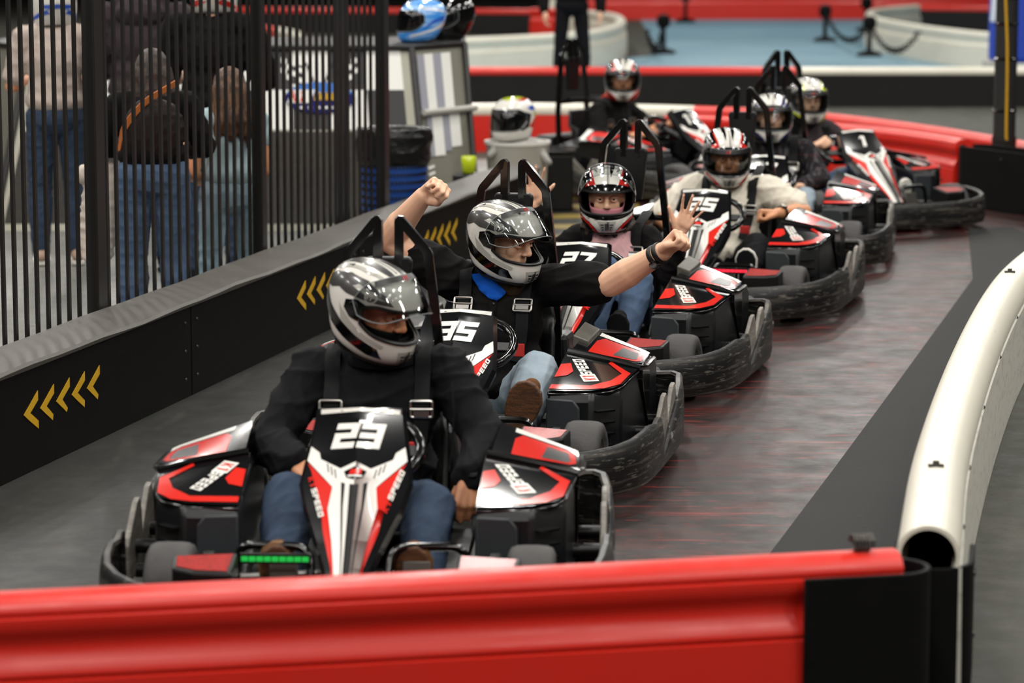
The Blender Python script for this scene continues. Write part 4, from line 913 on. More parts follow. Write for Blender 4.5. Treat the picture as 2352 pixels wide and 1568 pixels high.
def build_person(name, label, loc, rz, S, group=None):
    """S: joints in the person's own frame (front is -y), clothes and pose"""
    sc = S.get('sc', 1.0); skin = MT[S['skin']]; vox = S.get('vox', .006)
    J = S['J']; Hm = Matrix.Translation(Vector(J['head'])) @ Euler((R(S['hp']), R(S.get('hr', 0)), R(S['hy'])), 'XYZ').to_matrix().to_4x4()
    body = MB(); shirt = MB(); pants = MB(); f = S.get('fat', 1.0)
    Fm = Hm @ Matrix.Translation((0, -.016, 0)); head_prims(body, Fm, S.get('hs', 1.0)*1.07)
    neck = Vector(J['neck']); pel = (Vector(J['hipL'])+Vector(J['hipR']))/2; ch = neck.lerp(pel, .38); ab = neck.lerp(pel, .72)
    sw = (Vector(J['shL'])-Vector(J['shR'])).length
    tilt = math.atan2(neck.y-pel.y, neck.z-pel.z)
    body.cap(Vector(J['head'])+Vector((0, .02, -.06)), neck, .052*sc, .058*sc)
    rot = (-tilt, 0, 0)
    for mb, inf in ((body, 0), (shirt, .014)):
        mb.ell(ch, ((sw*.43+inf)*1.0, (.105*f+inf), .17+inf), 20, 12, rot=rot); mb.ell(ab, (.145*f+inf, .105*f+inf, .16+inf), 20, 12, rot=rot)
        mb.ell(neck.lerp(pel, .18), (sw*.36+inf, .075*f+inf, .085+inf), 20, 12, rot=rot)
        for s_ in ('L', 'R'): mb.cap(neck+Vector((0, 0, -.025)), J['sh'+s_], .045+inf, .05+inf*1.2)
    for mb, inf in ((body, 0), (pants, .014)): mb.ell(pel, (.155*f+inf, .115*f+inf, .105+inf), 20, 12, rot=rot)
    shirt.ell(pel+Vector((0, 0, .05+S.get('hem', 0))), (.155*f+.02, .118*f+.02, .09), 20, 12, rot=rot)
    tips = []
    for s_ in ('L', 'R'):
        sh, el, wr = J['sh'+s_], J['el'+s_], J['wr'+s_]; th = S.get('arm', 1.0)
        body.cap(sh, el, .047*th, .039*th); body.cap(el, lerp(el, wr, .35), .040*th, .042*th); body.cap(lerp(el, wr, .3), wr, .041*th, .0265*th)
        H = S['hand'+s_]
        tips += hand(body, wr, H[0], H[1], H[2], H[3], S.get('hand_s', 1.0))
        c = S.get('sleeve'+s_, S.get('sleeve', 1.0)); inf = S.get('cl', .014)
        if c <= 1.0:
            shirt.cap(sh, lerp(sh, el, c), .050*th+inf, (.050-.006*c)*th+inf+.004)
        else:
            shirt.cap(sh, el, .050*th+inf, .044*th+inf); shirt.cap(el, lerp(el, wr, min(c-1, 1)), .044*th+inf, .034*th+inf*.8)
        hp, kn, an = J['hip'+s_], J['kn'+s_], J['an'+s_]; lg = S.get('leg', 1.0)
        for mb, inf in ((body, 0), (pants, S.get('pl', .013))):
            mb.cap(hp, kn, .078*lg+inf, .054*lg+inf); mb.cap(kn, lerp(kn, an, .35), .055*lg+inf, .056*lg+inf); mb.cap(lerp(kn, an, .3), an, .055*lg+inf, .036*lg+inf*1.3)
    me = voxel_mesh(name, body, vox, 3, skin)
    o = link(name, me, None, loc, (0, 0, rz)); tag(o, label, 'person', group)
    shm = voxel_mesh('shirt', shirt, S.get('svox', .009), 4, MT[S['shirt']], S.get('fold', .0045), S.get('seed', 1), S.get('fl', .07)); so = link('shirt', shm, o)
    pam = voxel_mesh('trousers', pants, .009, 4, MT[S['pants']], .004, S.get('seed', 1)+9, .07); link('trousers', pam, o)
    if S.get('nails', True):
        for p, dr, up, r in tips:
            q = MB(); q.ell((0, 0, 0), (r*.72, r*.95, r*.3), 10, 6); e = mk('fingernail', q, MT['nail'], o)
            out = up*-1; x = dr.cross(out).normalized(); M = Matrix((x, dr, out)).transposed().to_4x4(); e.matrix_local = Matrix.Translation(p+out*r*.78+dr*r*.15) @ M
    if S.get('face', True): face_parts(o, Fm, S.get('hs', 1.0)*1.07, True, S.get('gaze', 0))
    # shoes
    for s_ in ('L', 'R'):
        an = Vector(J['an'+s_]); toe = Vector(J['toe'+s_]); heel = Vector(J['heel'+s_]); q = MB()
        up = Vector(an-heel); ax = (toe-heel).normalized(); up = (up-ax*up.dot(ax)).normalized()
        q.cap(heel+up*.045+ax*.02, heel.lerp(toe, .45)+up*.045, .036, .044); q.cap(heel.lerp(toe, .45)+up*.04, toe+up*.035-ax*.03, .042, .034); q.cap(heel+up*.05+ax*.03, an+up*.01, .04, .044)
        sh = link('shoe', voxel_mesh('shoe', q, .007, 2, MT[S['shoe']]), o)
        b = MB(); sd = ax.cross(up); ss_ = S.get('shoe_w', 1.08); ol = [(0, .028), (.08, .036), (.2, .037), (.45, .034), (.62, .044), (.8, .046), (.93, .034), (1.0, .012)]
        L = (toe-heel).length; pts = [heel+ax*L*u+sd*w_*ss_ for u, w_ in ol]+[heel+ax*L*u-sd*w_*ss_ for u, w_ in reversed(ol)]
        b.loft([[p-up*.008 for p in pts], [p+up*.016 for p in pts]]); mk('shoe_sole', b, MT[S['sole']], sh, smooth=False, bevel=.006)
        if S.get('rimsole'):
            b = MB(); b.tube([p+up*.012 for p in pts], .008, 6, closed=True); mk('sole_edge', b, MT[S['rimsole']], sh)
    return o, so, Hm
def straps(k, shirt_o, xs=(-.125, .125), top=.60, bot=.30, buck=.5, red=True):
    """harness straps laid on the driver's chest (kart frame), with their buckles"""
    me = shirt_o.data; bvh = BVHTree.FromPolygons([v.co.copy() for v in me.vertices], [tuple(p.vertices) for p in me.polygons])
    for x in xs:
        pts = [Vector((x*.9, .325, .62)), Vector((x*.92, .27, .655))]
        zs = np.linspace(top+.1, bot, 18); first = True
        for z in zs:
            xx = x*(1-.45*max(0, (.42-z)/.2)) if z < .42 else x
            h = bvh.ray_cast(Vector((xx, -1.2, z)), Vector((0, 1, 0)))[0]
            if h is None or h.y > .2: continue
            if first:
                hp = bvh.ray_cast(Vector((xx, h.y+.05, 1.2)), Vector((0, 0, -1)))[0]
                if hp is not None: pts.append(hp+Vector((0, .02, .012)))
                first = False
            pts.append(Vector((xx, h.y-.019, z)))
        # keep it taut: smooth
        P = [p.copy() for p in pts]
        for _ in range(6):
            for i in range(3, len(P)-1): P[i] = P[i]*.4+(P[i-1]+P[i+1])*.3
        for i in range(len(P)): P[i].y = min(P[i].y, pts[i].y)
        b = MB(); b.ribbon([tuple(p) for p in P], (1, 0, 0), .048, .004); so = mk('shoulder_strap', b, MT['strap'], k, angle=50)
        i = min(range(3, len(P)), key=lambda q: abs(P[q].z-buck)); c = P[i]; t = (P[min(i+1, len(P)-1)]-P[i-1]).normalized(); al = math.atan2(-t.y, -t.z)
        b = MB(); r = .0048; w_, h_ = .034, .025
        b.tube(roundpath([(-w_, 0, -h_), (w_, 0, -h_), (w_, 0, h_), (-w_, 0, h_)], .006, 3, True), r, 8, closed=True); b.tube([(-w_*1.05, -.003, 0), (w_*1.05, -.003, 0)], .004, 8); b.box((0, -.006, -.014), (.05, .006, .016))
        bo = mk('buckle', b, MT['steel'], so, angle=40); bo.location = c+Vector((0, -.010, 0)); bo.rotation_euler = (-al if abs(al) < 1.2 else 0, 0, 0)
        if red:
            j = min(range(3, len(P)), key=lambda q: abs(P[q].z-(bot+.05))); c = P[j]; b = MB(); b.box((0, 0, 0), (.052, .012, .05)); mk('strap_tag', b, MT['strap_red'], so, bevel=.003, loc=c+Vector((0, -.006, 0)))
def on_chest(o, shirt_o, name, polys, m, lift=.008, th=.004, cut=.02):
    """piece of cloth lying on the chest, traced in the front view (x, z)"""
    me = shirt_o.data; bvh = BVHTree.FromPolygons([v.co.copy() for v in me.vertices], [tuple(p.vertices) for p in me.polygons])
    def fn(x, z):
        h, n, i, q = bvh.ray_cast(Vector((x, -1.2, z)), Vector((0, 1, 0)))
        return None if h is None else (h, Vector((0, -1, .25)))
    d = decal(name, polys, fn, MT[m], o, lift, [('u', i*cut) for i in range(-14, 15)]+[('v', i*cut) for i in range(10, 40)])
    q = d.modifiers.new('s', 'SOLIDIFY'); q.thickness = th; q.offset = 1; return d
def watch(o, p, d, m='black_satin', r=.031, face=True, n=(0, -.5, .85)):
    d = Vector(d).normalized(); M = d.to_track_quat('Z', 'Y').to_matrix().to_4x4()
    b = MB(); b.tube([(r*math.cos(2*math.pi*k/28), r*math.sin(2*math.pi*k/28), 0) for k in range(28)], .011, 8, closed=True, flat=.28); w_ = mk('watch', b, MT[m], o); WM = Matrix.Translation(Vector(p)) @ M; w_.matrix_local = WM
    if face:
        nn = Vector(n); nn = (nn-d*nn.dot(d)).normalized(); b = MB(); b.lathe([(.019, -.005), (.020, .003), (.017, .007), (.005, .0075)], n=20); q = mk('watch_face', b, MT['steel' if face == 2 else 'black_gloss'], w_)
        q.matrix_local = WM.inverted() @ (Matrix.Translation(Vector(p)+nn*(r+.004)) @ nn.to_track_quat('Z', 'Y').to_matrix().to_4x4())
def neck_scarf(o, J, m, r=.075, nm='bandana'):
    n = Vector(J['neck']); h = Vector(J['head']); b = MB(); rings = []
    for t, rr in ((0, 1.12), (.25, 1.08), (.5, .98), (.8, .96)):
        c = n.lerp(h+Vector((0, .01, -.08)), t)+Vector((0, -.012, .0)); rings.append([c+Vector((math.cos(2*math.pi*k/28)*r*rr*(1+.05*math.sin(5*k)), math.sin(2*math.pi*k/28)*r*rr, .006*math.sin(3*k))) for k in range(28)])
    b.loft(rings, False); s = mk(nm, b, MT[m], o, angle=70); q = s.modifiers.new('so', 'SOLIDIFY'); q.thickness = .006; return s
def balaclava(o, Hm, m, s=1.0):
    """cloth over cheeks, chin and jaw below the eyes"""
    b = MB(); T = lambda p: Hm @ (Vector(p)*s)
    vs = []; fs = []; n = 40; rows = 9
    for i in range(rows+1):
        t = i/rows
        for j in range(n):
            a = 2*math.pi*j/n; fx = math.cos(a); top = -.034 if fx > .2 else (-.034+.05*(.2-fx)/.5 if fx > -.3 else .016)
            z = top+(-.125-top)*t; w_ = .079-.022*max(0, (-z-.03)/.09); fy = .094-.012*max(0, (-z-.05)/.07); ry = .09
            vs.append(T((math.sin(a)*w_, -fx*(fy if fx > 0 else ry)+(-.004 if fx > 0 else .01), z)))
    for i in range(rows):
        for j in range(n): fs.append((i*n+j, i*n+(j+1) % n, (i+1)*n+(j+1) % n, (i+1)*n+j))
    b.add(vs, fs); q = mk('balaclava', b, MT[m], o, angle=80); sd = q.modifiers.new('s', 'SOLIDIFY'); sd.thickness = .004; return q
def legs(J, R_kn, L_kn, R_an, L_an, R_toe=None, L_toe=None, R_heel=None, L_heel=None, hip=(0, .0, .165)):
    J.update(hipR=(hip[0]-.09, hip[1], hip[2]), hipL=(hip[0]+.09, hip[1], hip[2]), knR=R_kn, knL=L_kn, anR=R_an, anL=L_an)
    for s_, an, toe, heel in (('R', R_an, R_toe, R_heel), ('L', L_an, L_toe, L_heel)):
        J['heel'+s_] = heel or (an[0], an[1]-.075, an[2]-.065); J['toe'+s_] = toe or (an[0], an[1]-.115, an[2]+.165)
    return J
def at_kart(kn):
    x, y, a = KF[kn]; return (x, y, .003), R(a)
DRV = 'drivers sitting in the go-karts'
# ---- driver of 23
J = legs(dict(head=(-.02, .0, .825), neck=(-.015, .055, .67), shR=(-.215, .075, .605), shL=(.20, .085, .615), elR=(-.335, -.14, .41), elL=(.335, -.13, .425), wrR=(-.215, -.40, .39), wrL=(.305, -.37, .352)), (-.235, -.50, .315), (.195, -.495, .285), (-.21, -.86, .105), (.178, -.86, .105))
o, so, Hm = build_person('person', 'driver in black hoodie and silver helmet looking right in kart 23', *at_kart('k23'), dict(J=J, skin='skin_c', hp=21, hr=0, hy=58, shirt='hoodie_black', pants='jeans_dark', shoe='shoe_brown', sole='sole_gum', rimsole='sole_tan', sleeve=1.93, cl=.026, fat=1.12, arm=1.1, fold=.010, fl=.075, seed=3, leg=1.08, pl=.018,
    handL=((-.05, -.55, -.83), (-.25, .80, -.55), (-1, 0, .1), 'grip'), handR=((.6, -.7, -.1), (.3, .3, -.9), (.4, -.6, .5), 'grip'), gaze=8), DRV)
make_helmet(o, Hm, 'silver', 40); balaclava(o, Hm @ Matrix.Translation((0, -.016, 0)), 'balaclava_black', 1.07); straps(karts['k23'], so, (-.15, .135), .60, .34, .515)
watch(o, (.313, -.362, .346), (-.02, -.6, -.75), r=.036, n=(0, -.7, .6))
b = MB(); n_ = Vector((0, .05, .675)); rings = []
for t, rr in ((0, .11), (.3, .10), (.65, .088), (1, .09)): rings.append([n_+Vector((math.cos(2*math.pi*k/32)*rr*1.05, math.sin(2*math.pi*k/32)*rr*.95-.01, -.03+.085*t+.012*math.sin(2*math.pi*k/32))) for k in range(32)])
b.loft(rings, False); q = mk('collar', b, MT['hoodie_black'], o, angle=70); q.modifiers.new('s', 'SOLIDIFY').thickness = .01
b = MB(); b.ribbon([(.235, -.095, .60), (.24, -.125, .50), (.235, -.15, .40), (.225, -.17, .33)], (1, 0, .0), .006, .006); mk('zipper', b, MT['black_gloss'], o)
# ---- driver of 35
J = legs(dict(head=(.03, .0, .80), neck=(.0, .065, .665), shR=(-.195, .04, .645), shL=(.185, .085, .61), elR=(-.425, .01, .785), elL=(.455, -.06, .645), wrR=(-.262, -.10, .965), wrL=(.675, -.17, .785)), (-.20, -.47, .32), (.245, -.43, .355), (-.17, -.84, .15), (.235, -.69, .20), L_heel=(.19, -.77, .105), L_toe=(.30, -.83, .38))
o, so, Hm = build_person('person', 'bearded driver in black shirt and silver helmet raising both fists in kart 35', *at_kart('k35'), dict(J=J, skin='skin_b', vox=.0052, hp=14, hr=0, hy=62, shirt='shirt_black', pants='jeans_light', shoe='shoe_brown', sole='sole_gum', sleeveR=.42, sleeveL=.74, cl=.022, shoe_w=1.4, fat=1.15, arm=1.36, hand_s=1.06, fold=.009, seed=5, leg=1.12, pl=.02,
    handR=((.80, -.35, .48), (.25, -.9, -.2), (.45, -.1, -.85), 'fist'), handL=((.72, -.3, .62), (.55, -.75, -.35), (-.45, -.35, .8), 'fist'), gaze=14), DRV)
make_helmet(o, Hm, 'silver', 42); neck_scarf(o, J, 'bandana_blue', .083); straps(karts['k35'], so, (-.115, .115), .60, .34, .545)
on_chest(o, so, 'bandana_bib', [[(-.105, .655), (-.03, .665), (.05, .66), (.07, .635), (.045, .585), (.02, .562), (-.015, .572), (-.06, .605)]], 'bandana_blue', .012, .006)
on_chest(o, so, 'shirt_placket', [[(-.016, .60), (.016, .60), (.02, .36), (-.012, .36)]], 'shirt_black', .004, .003)
for zz in (.55, .47, .40):
    q = MB(); q.lathe([(.0055, -.002), (.005, .002), (.002, .003)], ax='y', n=12); hb_ = on_chest(o, so, 'button', [[(.002, zz), (.010, zz), (.010, zz+.008), (.002, zz+.008)]], 'h_grey', .009, .002)
b = MB(); b.ell(Hm @ Vector((0, -.06, -.145)), (.058, .06, .045), 18, 12); b.ell(Hm @ Vector((0, -.085, -.175)), (.046, .046, .042), 16, 10); bm_ = voxel_mesh('beard', b, .006, 2, cloth('beard', '#241a13', '#46321f', .8, .9, 60, (300, .6)), .004, 4, .015); link('beard', bm_, o)
dl = Vector((.675-.455, -.11, .14)).normalized(); watch(o, Vector((.675, -.17, .785))-dl*.02, dl, 'seat_black', .040, False); watch(o, Vector((.675, -.17, .785))-dl*.045, dl, 'seat_black', .041, 1, (.2, -.8, -.5))
# ---- driver of 27
J = legs(dict(head=(-.035, .0, .745), neck=(-.02, .055, .605), shR=(-.175, .05, .55), shL=(.145, .06, .55), elR=(-.315, -.01, .47), elL=(.275, -.04, .385), wrR=(-.335, -.155, .715), wrL=(.325, -.12, .60)), (.075, -.49, .475), (.215, -.46, .425), (.06, -.74, .16), (.195, -.66, .16))
o, so, Hm = build_person('person', 'driver in black cardigan and pink top waving both open hands in kart 27', *at_kart('k27'), dict(J=J, skin='skin_b', hp=6, hy=13, shirt='shirt_black', pants='jeans_mid', shoe='shoe_dark', sole='shoe_dark', sleeve=1.9, fat=.92, arm=.92, hand_s=.94, seed=8, hs=.95,
    handR=((.0, -.25, 1), (.25, -1, -.2), (1, .2, .1), 'open'), handL=((.45, -.1, .9), (.1, -1, 0), (-.9, 0, .35), 'open')), DRV)
make_helmet(o, Hm, 'red', 66); balaclava(o, Hm @ Matrix.Translation((0, -.016, 0)), 'balaclava_pink', 1.02); neck_scarf(o, J, 'balaclava_pink', .066, 'neck_gaiter')
on_chest(o, so, 'pink_blouse', [[(-.10, .60), (-.03, .565), (.05, .60), (.10, .58), (.115, .48), (.10, .30), (-.11, .30), (-.135, .48)]], 'pink_floral', .008, .004)
b = MB()
for k in range(16): a = 2*math.pi*k/16; b.cap(Vector((-.035+.085*math.cos(a), .03+.07*math.sin(a), .66)), Vector((-.035+.125*math.cos(a), .035+.085*math.sin(a), .585+.015*math.sin(k*2.3))), .022, .014)
link('hair', voxel_mesh('hair', b, .008, 2, MT['hair_brown'], .006, 2, .025), o)
straps(karts['k27'], so, (-.12, .105), .55, .33, .50)
# ---- driver of 25
J = legs(dict(head=(-.02, .0, .733), neck=(-.01, .06, .60), shR=(-.20, .055, .545), shL=(.185, .07, .545), elR=(-.37, -.05, .39), elL=(.405, -.03, .445), wrR=(-.25, -.32, .37), wrL=(.30, -.245, .455)), (-.20, -.48, .30), (.235, -.45, .31), (-.17, -.85, .15), (.265, -.79, .17))
o, so, Hm = build_person('person', 'driver in cream t-shirt and red-trimmed helmet with fist at waist in kart 25', *at_kart('k25'), dict(J=J, skin='skin_c', hp=13, hy=18, shirt='tee_cream', pants='pants_black', shoe='shoe_dark', sole='shoe_dark', rimsole='sole_white', sleeveR=.98, sleeveL=.72, cl=.034, fat=1.1, arm=1.08, fold=.009, fl=.06, seed=11,
    handL=((-.85, -.45, .05), (.3, -.2, -.9), (-.2, -.6, .7), 'fist'), handR=((.6, -.7, 0), (.2, .2, -.9), (.5, -.3, .6), 'grip')), DRV)
make_helmet(o, Hm, 'red', 0); straps(karts['k25'], so, (-.125, .125), .56, .30, .455); watch(o, (.318, -.215, .454), (-.25, -.95, .1), r=.036, face=2, n=(.3, -.1, .9))
# ---- driver in plaid
J = legs(dict(head=(-.02, .0, .785), neck=(-.005, .06, .645), shR=(-.19, .055, .585), shL=(.185, .065, .585), elR=(-.30, -.06, .41), elL=(.29, -.05, .42), wrR=(-.19, -.30, .40), wrL=(.19, -.30, .40)), (-.2, -.47, .33), (.225, -.455, .35), (-.17, -.85, .15), (.18, -.85, .15))
o, so, Hm = build_person('person', 'driver in dark plaid shirt and blue-trimmed helmet behind the cream shirt', *at_kart('k17'), dict(J=J, skin='skin_b', vox=.008, hp=2, hy=9, shirt='plaid', pants='jeans_light', shoe='shoe_dark', sole='sole_white', sleeve=1.9, cl=.02, seed=14, nails=False,
    handL=((-.5, -.8, .1), (.2, .3, -.9), (-.4, -.3, .8), 'grip'), handR=((.5, -.8, .1), (-.2, .3, -.9), (.4, -.3, .8), 'grip')), DRV)
make_helmet(o, Hm, 'blue', 0); straps(karts['k17'], so, (-.12, .12), .58, .33, .50)
# ---- driver of 1
J = legs(dict(head=(-.02, -.04, .77), neck=(0, .02, .63), shR=(-.17, .02, .565), shL=(.17, .03, .565), elR=(-.28, -.16, .43), elL=(.28, -.14, .43), wrR=(-.165, -.38, .49), wrL=(.165, -.38, .49)), (-.2, -.46, .32), (.2, -.46, .32), (-.17, -.84, .15), (.17, -.84, .15))
o, so, Hm = build_person('person', 'driver in neon-trimmed helmet gripping the wheel of kart 1', *at_kart('k1'), dict(J=J, skin='skin_b', vox=.008, hp=6, hy=-14, shirt='hoodie_brown', pants='jeans_mid', shoe='shoe_dark', sole='sole_white', sleeve=1.6, seed=17, nails=False, fat=.95,
    handL=((-.2, -.8, .4), (-.6, -.2, -.6), (-.4, .2, .8), 'fist'), handR=((.2, -.8, .4), (.6, -.2, -.6), (.4, .2, .8), 'fist')), DRV)
make_helmet(o, Hm, 'neon', 0); neck_scarf(o, J, 'balaclava_pink', .078); straps(karts['k1'], so, (-.12, .12), .56, .33, .48)
# ---- driver of 14
J = legs(dict(head=(.05, -.08, .795), neck=(.02, .0, .65), shR=(-.165, -.02, .575), shL=(.20, .0, .58), elR=(-.29, -.15, .37), elL=(.30, -.18, .42), wrR=(-.165, -.40, .42), wrL=(.165, -.40, .46)), (-.2, -.46, .30), (.2, -.46, .32), (-.17, -.84, .15), (.17, -.84, .15))
o, so, Hm = build_person('person', 'driver in black polo and red-trimmed helmet seated sideways in kart 14', *at_kart('k14'), dict(J=J, skin='skin_c', vox=.008, hp=6, hy=-52, shirt='shirt_black', pants='pants_black', shoe='shoe_dark', sole='sole_white', sleeve=.85, seed=21, nails=False,
    handL=((-.2, -.8, .4), (-.6, -.2, -.6), (-.4, .2, .8), 'fist'), handR=((.2, -.8, .4), (.6, -.2, -.6), (.4, .2, .8), 'fist')), DRV)
make_helmet(o, Hm, 'red', 0); neck_scarf(o, J, 'bandana_red', .075); straps(karts['k14'], so, (-.12, .12), .56, .33, .48)
# ================================================================== people behind the fence and in the background
def standing(h, wide=.19, arms=None, lean=0, feet=.10, hs=1.0):
    J = dict(head=(0, -.01+lean*.9, h*.93), neck=(0, .01+lean*.8, h*.855), shL=(wide, .01+lean*.75, h*.815), shR=(-wide, .01+lean*.75, h*.815), hipL=(.085, .01, h*.53), hipR=(-.085, .01, h*.53),
        knL=(feet, -.015, h*.275), knR=(-feet, -.015, h*.275), anL=(feet*1.05, .015, .085), anR=(-feet*1.05, .015, .085))
    for s_, x in (('L', feet*1.05), ('R', -feet*1.05)): J['heel'+s_] = (x, .07, .012); J['toe'+s_] = (x, -.185, .012)
    a = arms or {}
    J['elL'] = a.get('elL', (wide+.05, .03, h*.63)); J['elR'] = a.get('elR', (-wide-.05, .03, h*.63)); J['wrL'] = a.get('wrL', (wide+.045, -.06, h*.485)); J['wrR'] = a.get('wrR', (-wide-.045, -.06, h*.485))
    return J
HD = dict(handL=((0, -.2, -1), (-1, 0, 0), (0, -1, 0), 'relax'), handR=((0, -.2, -1), (1, 0, 0), (0, -1, 0), 'relax'))
HF = dict(handL=((-.3, -.9, .2), (-.3, 0, -1), (-.5, -.3, .6), 'grip'), handR=((.3, -.9, .2), (.3, 0, -1), (.5, -.3, .6), 'grip'))
SP = 'people waiting behind the fence'
def fwd(h, w): return dict(elL=(w+.07, -.02, h*.64), elR=(-w-.07, -.02, h*.64), wrL=(w-.02, -.25, h*.66), wrR=(-w+.02, -.25, h*.66))
base = dict(hem=.045, face=False, nails=False, vox=.01, svox=.012)
J = standing(1.60, .18, fwd(1.6, .18)); o, so, Hm = build_person('person', 'person in beige top, jeans and tan shoes behind the fence', (-2.60, 17.05, .002), R(188), dict(base, J=J, skin='skin_c', hp=4, hy=10, shirt='beige_top', pants='jeans_dark', shoe='shoe_tan', sole='sole_white', sleeve=.8, seed=31, fat=1.05, leg=1.05, **HF), SP)
make_helmet(o, Hm, 'whiteblue', 0, dark=True)
J = standing(1.76, .21, fwd(1.76, .21)); o, so, Hm = build_person('person', 'tall person in dark brown hoodie with blue and white helmet behind the fence', (-2.06, 16.75, .002), R(176), dict(base, J=J, skin='skin_b', hp=8, hy=-8, shirt='hoodie_brown', pants='jeans_dark', shoe='shoe_dark', sole='shoe_dark', sleeve=1.9, cl=.035, fat=1.2, seed=33, **HF), SP)
make_helmet(o, Hm, 'whiteblue', 0, dark=True)
b = MB(); nk = Vector(J['neck']); b.ell(nk+Vector((0, .075, -.05)), (.15, .075, .085), 20, 12); b.cap(nk+Vector((-.1, .03, .01)), nk+Vector((.1, .03, .01)), .06, .06); link('hood', voxel_mesh('hood', b, .012, 4, MT['hoodie_brown'], .006, 3, .08), o)
J = standing(1.72, .205, fwd(1.72, .205)); o, so, Hm = build_person('person', 'person in black top with red and white helmet behind the small girl', (-1.60, 16.1, .002), R(172), dict(base, J=J, skin='skin_b', hp=3, hy=5, shirt='shirt_black', pants='jeans_dark', shoe='shoe_dark', sole='shoe_dark', sleeve=.9, cl=.03, fat=1.15, seed=35, **HF), SP)
make_helmet(o, Hm, 'whitecap', 0, dark=True)
# girl in black with long hair
J = standing(1.52, .16, dict(elL=(.24, -.10, .93), elR=(-.24, -.10, .93), wrL=(.14, -.29, .90), wrR=(-.16, -.27, .90))); J.update(neck=(0, -.10, 1.17), shL=(.16, -.09, 1.13), shR=(-.16, -.09, 1.13), head=(0, -.15, 1.265)); o, so, Hm = build_person('person', 'long-haired girl in black top and blue jeans with a brown shoulder bag', (-1.68, 13.92, .002), R(184), dict(base, J=J, skin='skin_c', hp=14, hy=0, hs=.92, shirt='shirt_black', pants='jeans_mid', shoe='shoe_dark', sole='sole_white', sleeve=1.85, seed=37, fat=.95, leg=.98, pl=.02, **HF), SP)
def long_hair(o, J, m, L, w, hs=1.0, seed=1):
    h = Vector(J['head']); b = MB(); b.ell(h+Vector((0, .018, .03))*hs, (.088*hs, .102*hs, .108*hs), 18, 12)
    for k in range(13):
        a = R(-75+150*k/12); x = math.sin(a); y = math.cos(a)
        b.cap(h+Vector((x*.075, .02+y*.075, .02))*hs, h+Vector((x*w*.9, .04+y*.085, -L*.55)), .03, .024); b.cap(h+Vector((x*w*.9, .04+y*.085, -L*.55)), h+Vector((x*w*1.1+.012*math.sin(k*2.6), .04+y*.085, -L*(.88+.14*math.sin(k*1.9)))), .022, .008)
    link('hair', voxel_mesh('hair', b, .010, 2, MT[m], .0025, seed, .05), o)
long_hair(o, J, 'hair_brown', .34, .12, .95, 5)
bag = thing('shoulder_bag', 'brown shoulder bag with orange strap on the long-haired girl\'s back', 'bag', (-1.66, 13.83, .90))
b = MB(); b.ell((0, 0, .12), (.15, .055, .16), 20, 12); link('bag_body', voxel_mesh('bag_body', b, .01, 3, MT['bag_brown'], .004, 3, .06), bag)
b = MB(); b.ribbon(smoothpath([(-.17, .05, .02), (-.13, -.035, .14), (-.04, -.045, .25), (.05, -.03, .31), (.10, .04, .34)], 5), (0, -.3, 1), .028, .006); mk('bag_strap', b, mat('strap_orange', '#b5652c', .6), bag)
jk = MB(); 
for k in range(7): jk.cap((-.04+.02*k, .01*math.sin(k*2), .0), (-.075+.022*k, .015*math.cos(k*3), -.34-.05*math.sin(k*1.7)), .03, .035)
jk.cap((-.06, 0, .0), (.1, .02, .02), .05, .045)
tag(link('folded_jacket', voxel_mesh('folded_jacket', jk, .01, 3, MT['jacket_cream'], .006, 8, .05), None, (-1.95, 14.05, .80)), 'cream jacket hanging over the arm of the long-haired girl', 'jacket')
# small girl
J = standing(1.24, .135, dict(elR=(-.19, .0, .76), wrR=(-.15, -.18, .72), elL=(.20, .03, .76), wrL=(.10, -.16, .70))); J2 = dict(J); o, so, Hm = build_person('person', 'small girl in pale mint top and light jeans seen through the fence', (-1.385, 14.62, .002), R(205), dict(base, J=J, skin='skin_c', hp=5, hy=-12, hs=.9, shirt='mint_top', pants='jeans_pale', shoe='shoe_tan', sole='sole_white', sleeve=.35, seed=39, fat=.82, arm=.85, leg=.86, hand_s=.8, **HF), SP)
long_hair(o, J, 'hair_light', .27, .10, .9, 7)
pb = MB(); pb.box((0, 0, -.12), (.05, .16, .26), taper=(.7, .8)); tag(mk('gift_bag', pb, mat('pink_bag', '#c98792', .4), None, bevel=.012, loc=(-1.62, 14.45, .82), rot=(0, .12, .4)), 'small pink bag held between the two girls', 'bag')
# man standing far back
J = standing(1.80, .22, dict(elL=(.30, .02, 1.13), elR=(-.30, .02, 1.13), wrL=(.30, -.05, .90), wrR=(-.30, -.05, .90)), feet=.13); o, so, Hm = build_person('person', 'man in black clothes standing behind the straight barrier, head out of frame', (.63, 31.6, .002), R(6), dict(base, J=J, skin='skin_b', hp=4, hy=0, shirt='shirt_black', pants='pants_black', shoe='shoe_dark', sole='sole_white', sleeve=1.92, cl=.03, seed=41, fat=1.1, **HD))
b = MB(); b.ell(Vector(J['head'])+Vector((0, .02, .035)), (.082, .098, .09), 18, 12); link('hair', voxel_mesh('hair', b, .012, 1, MT['hair_brown']), o)
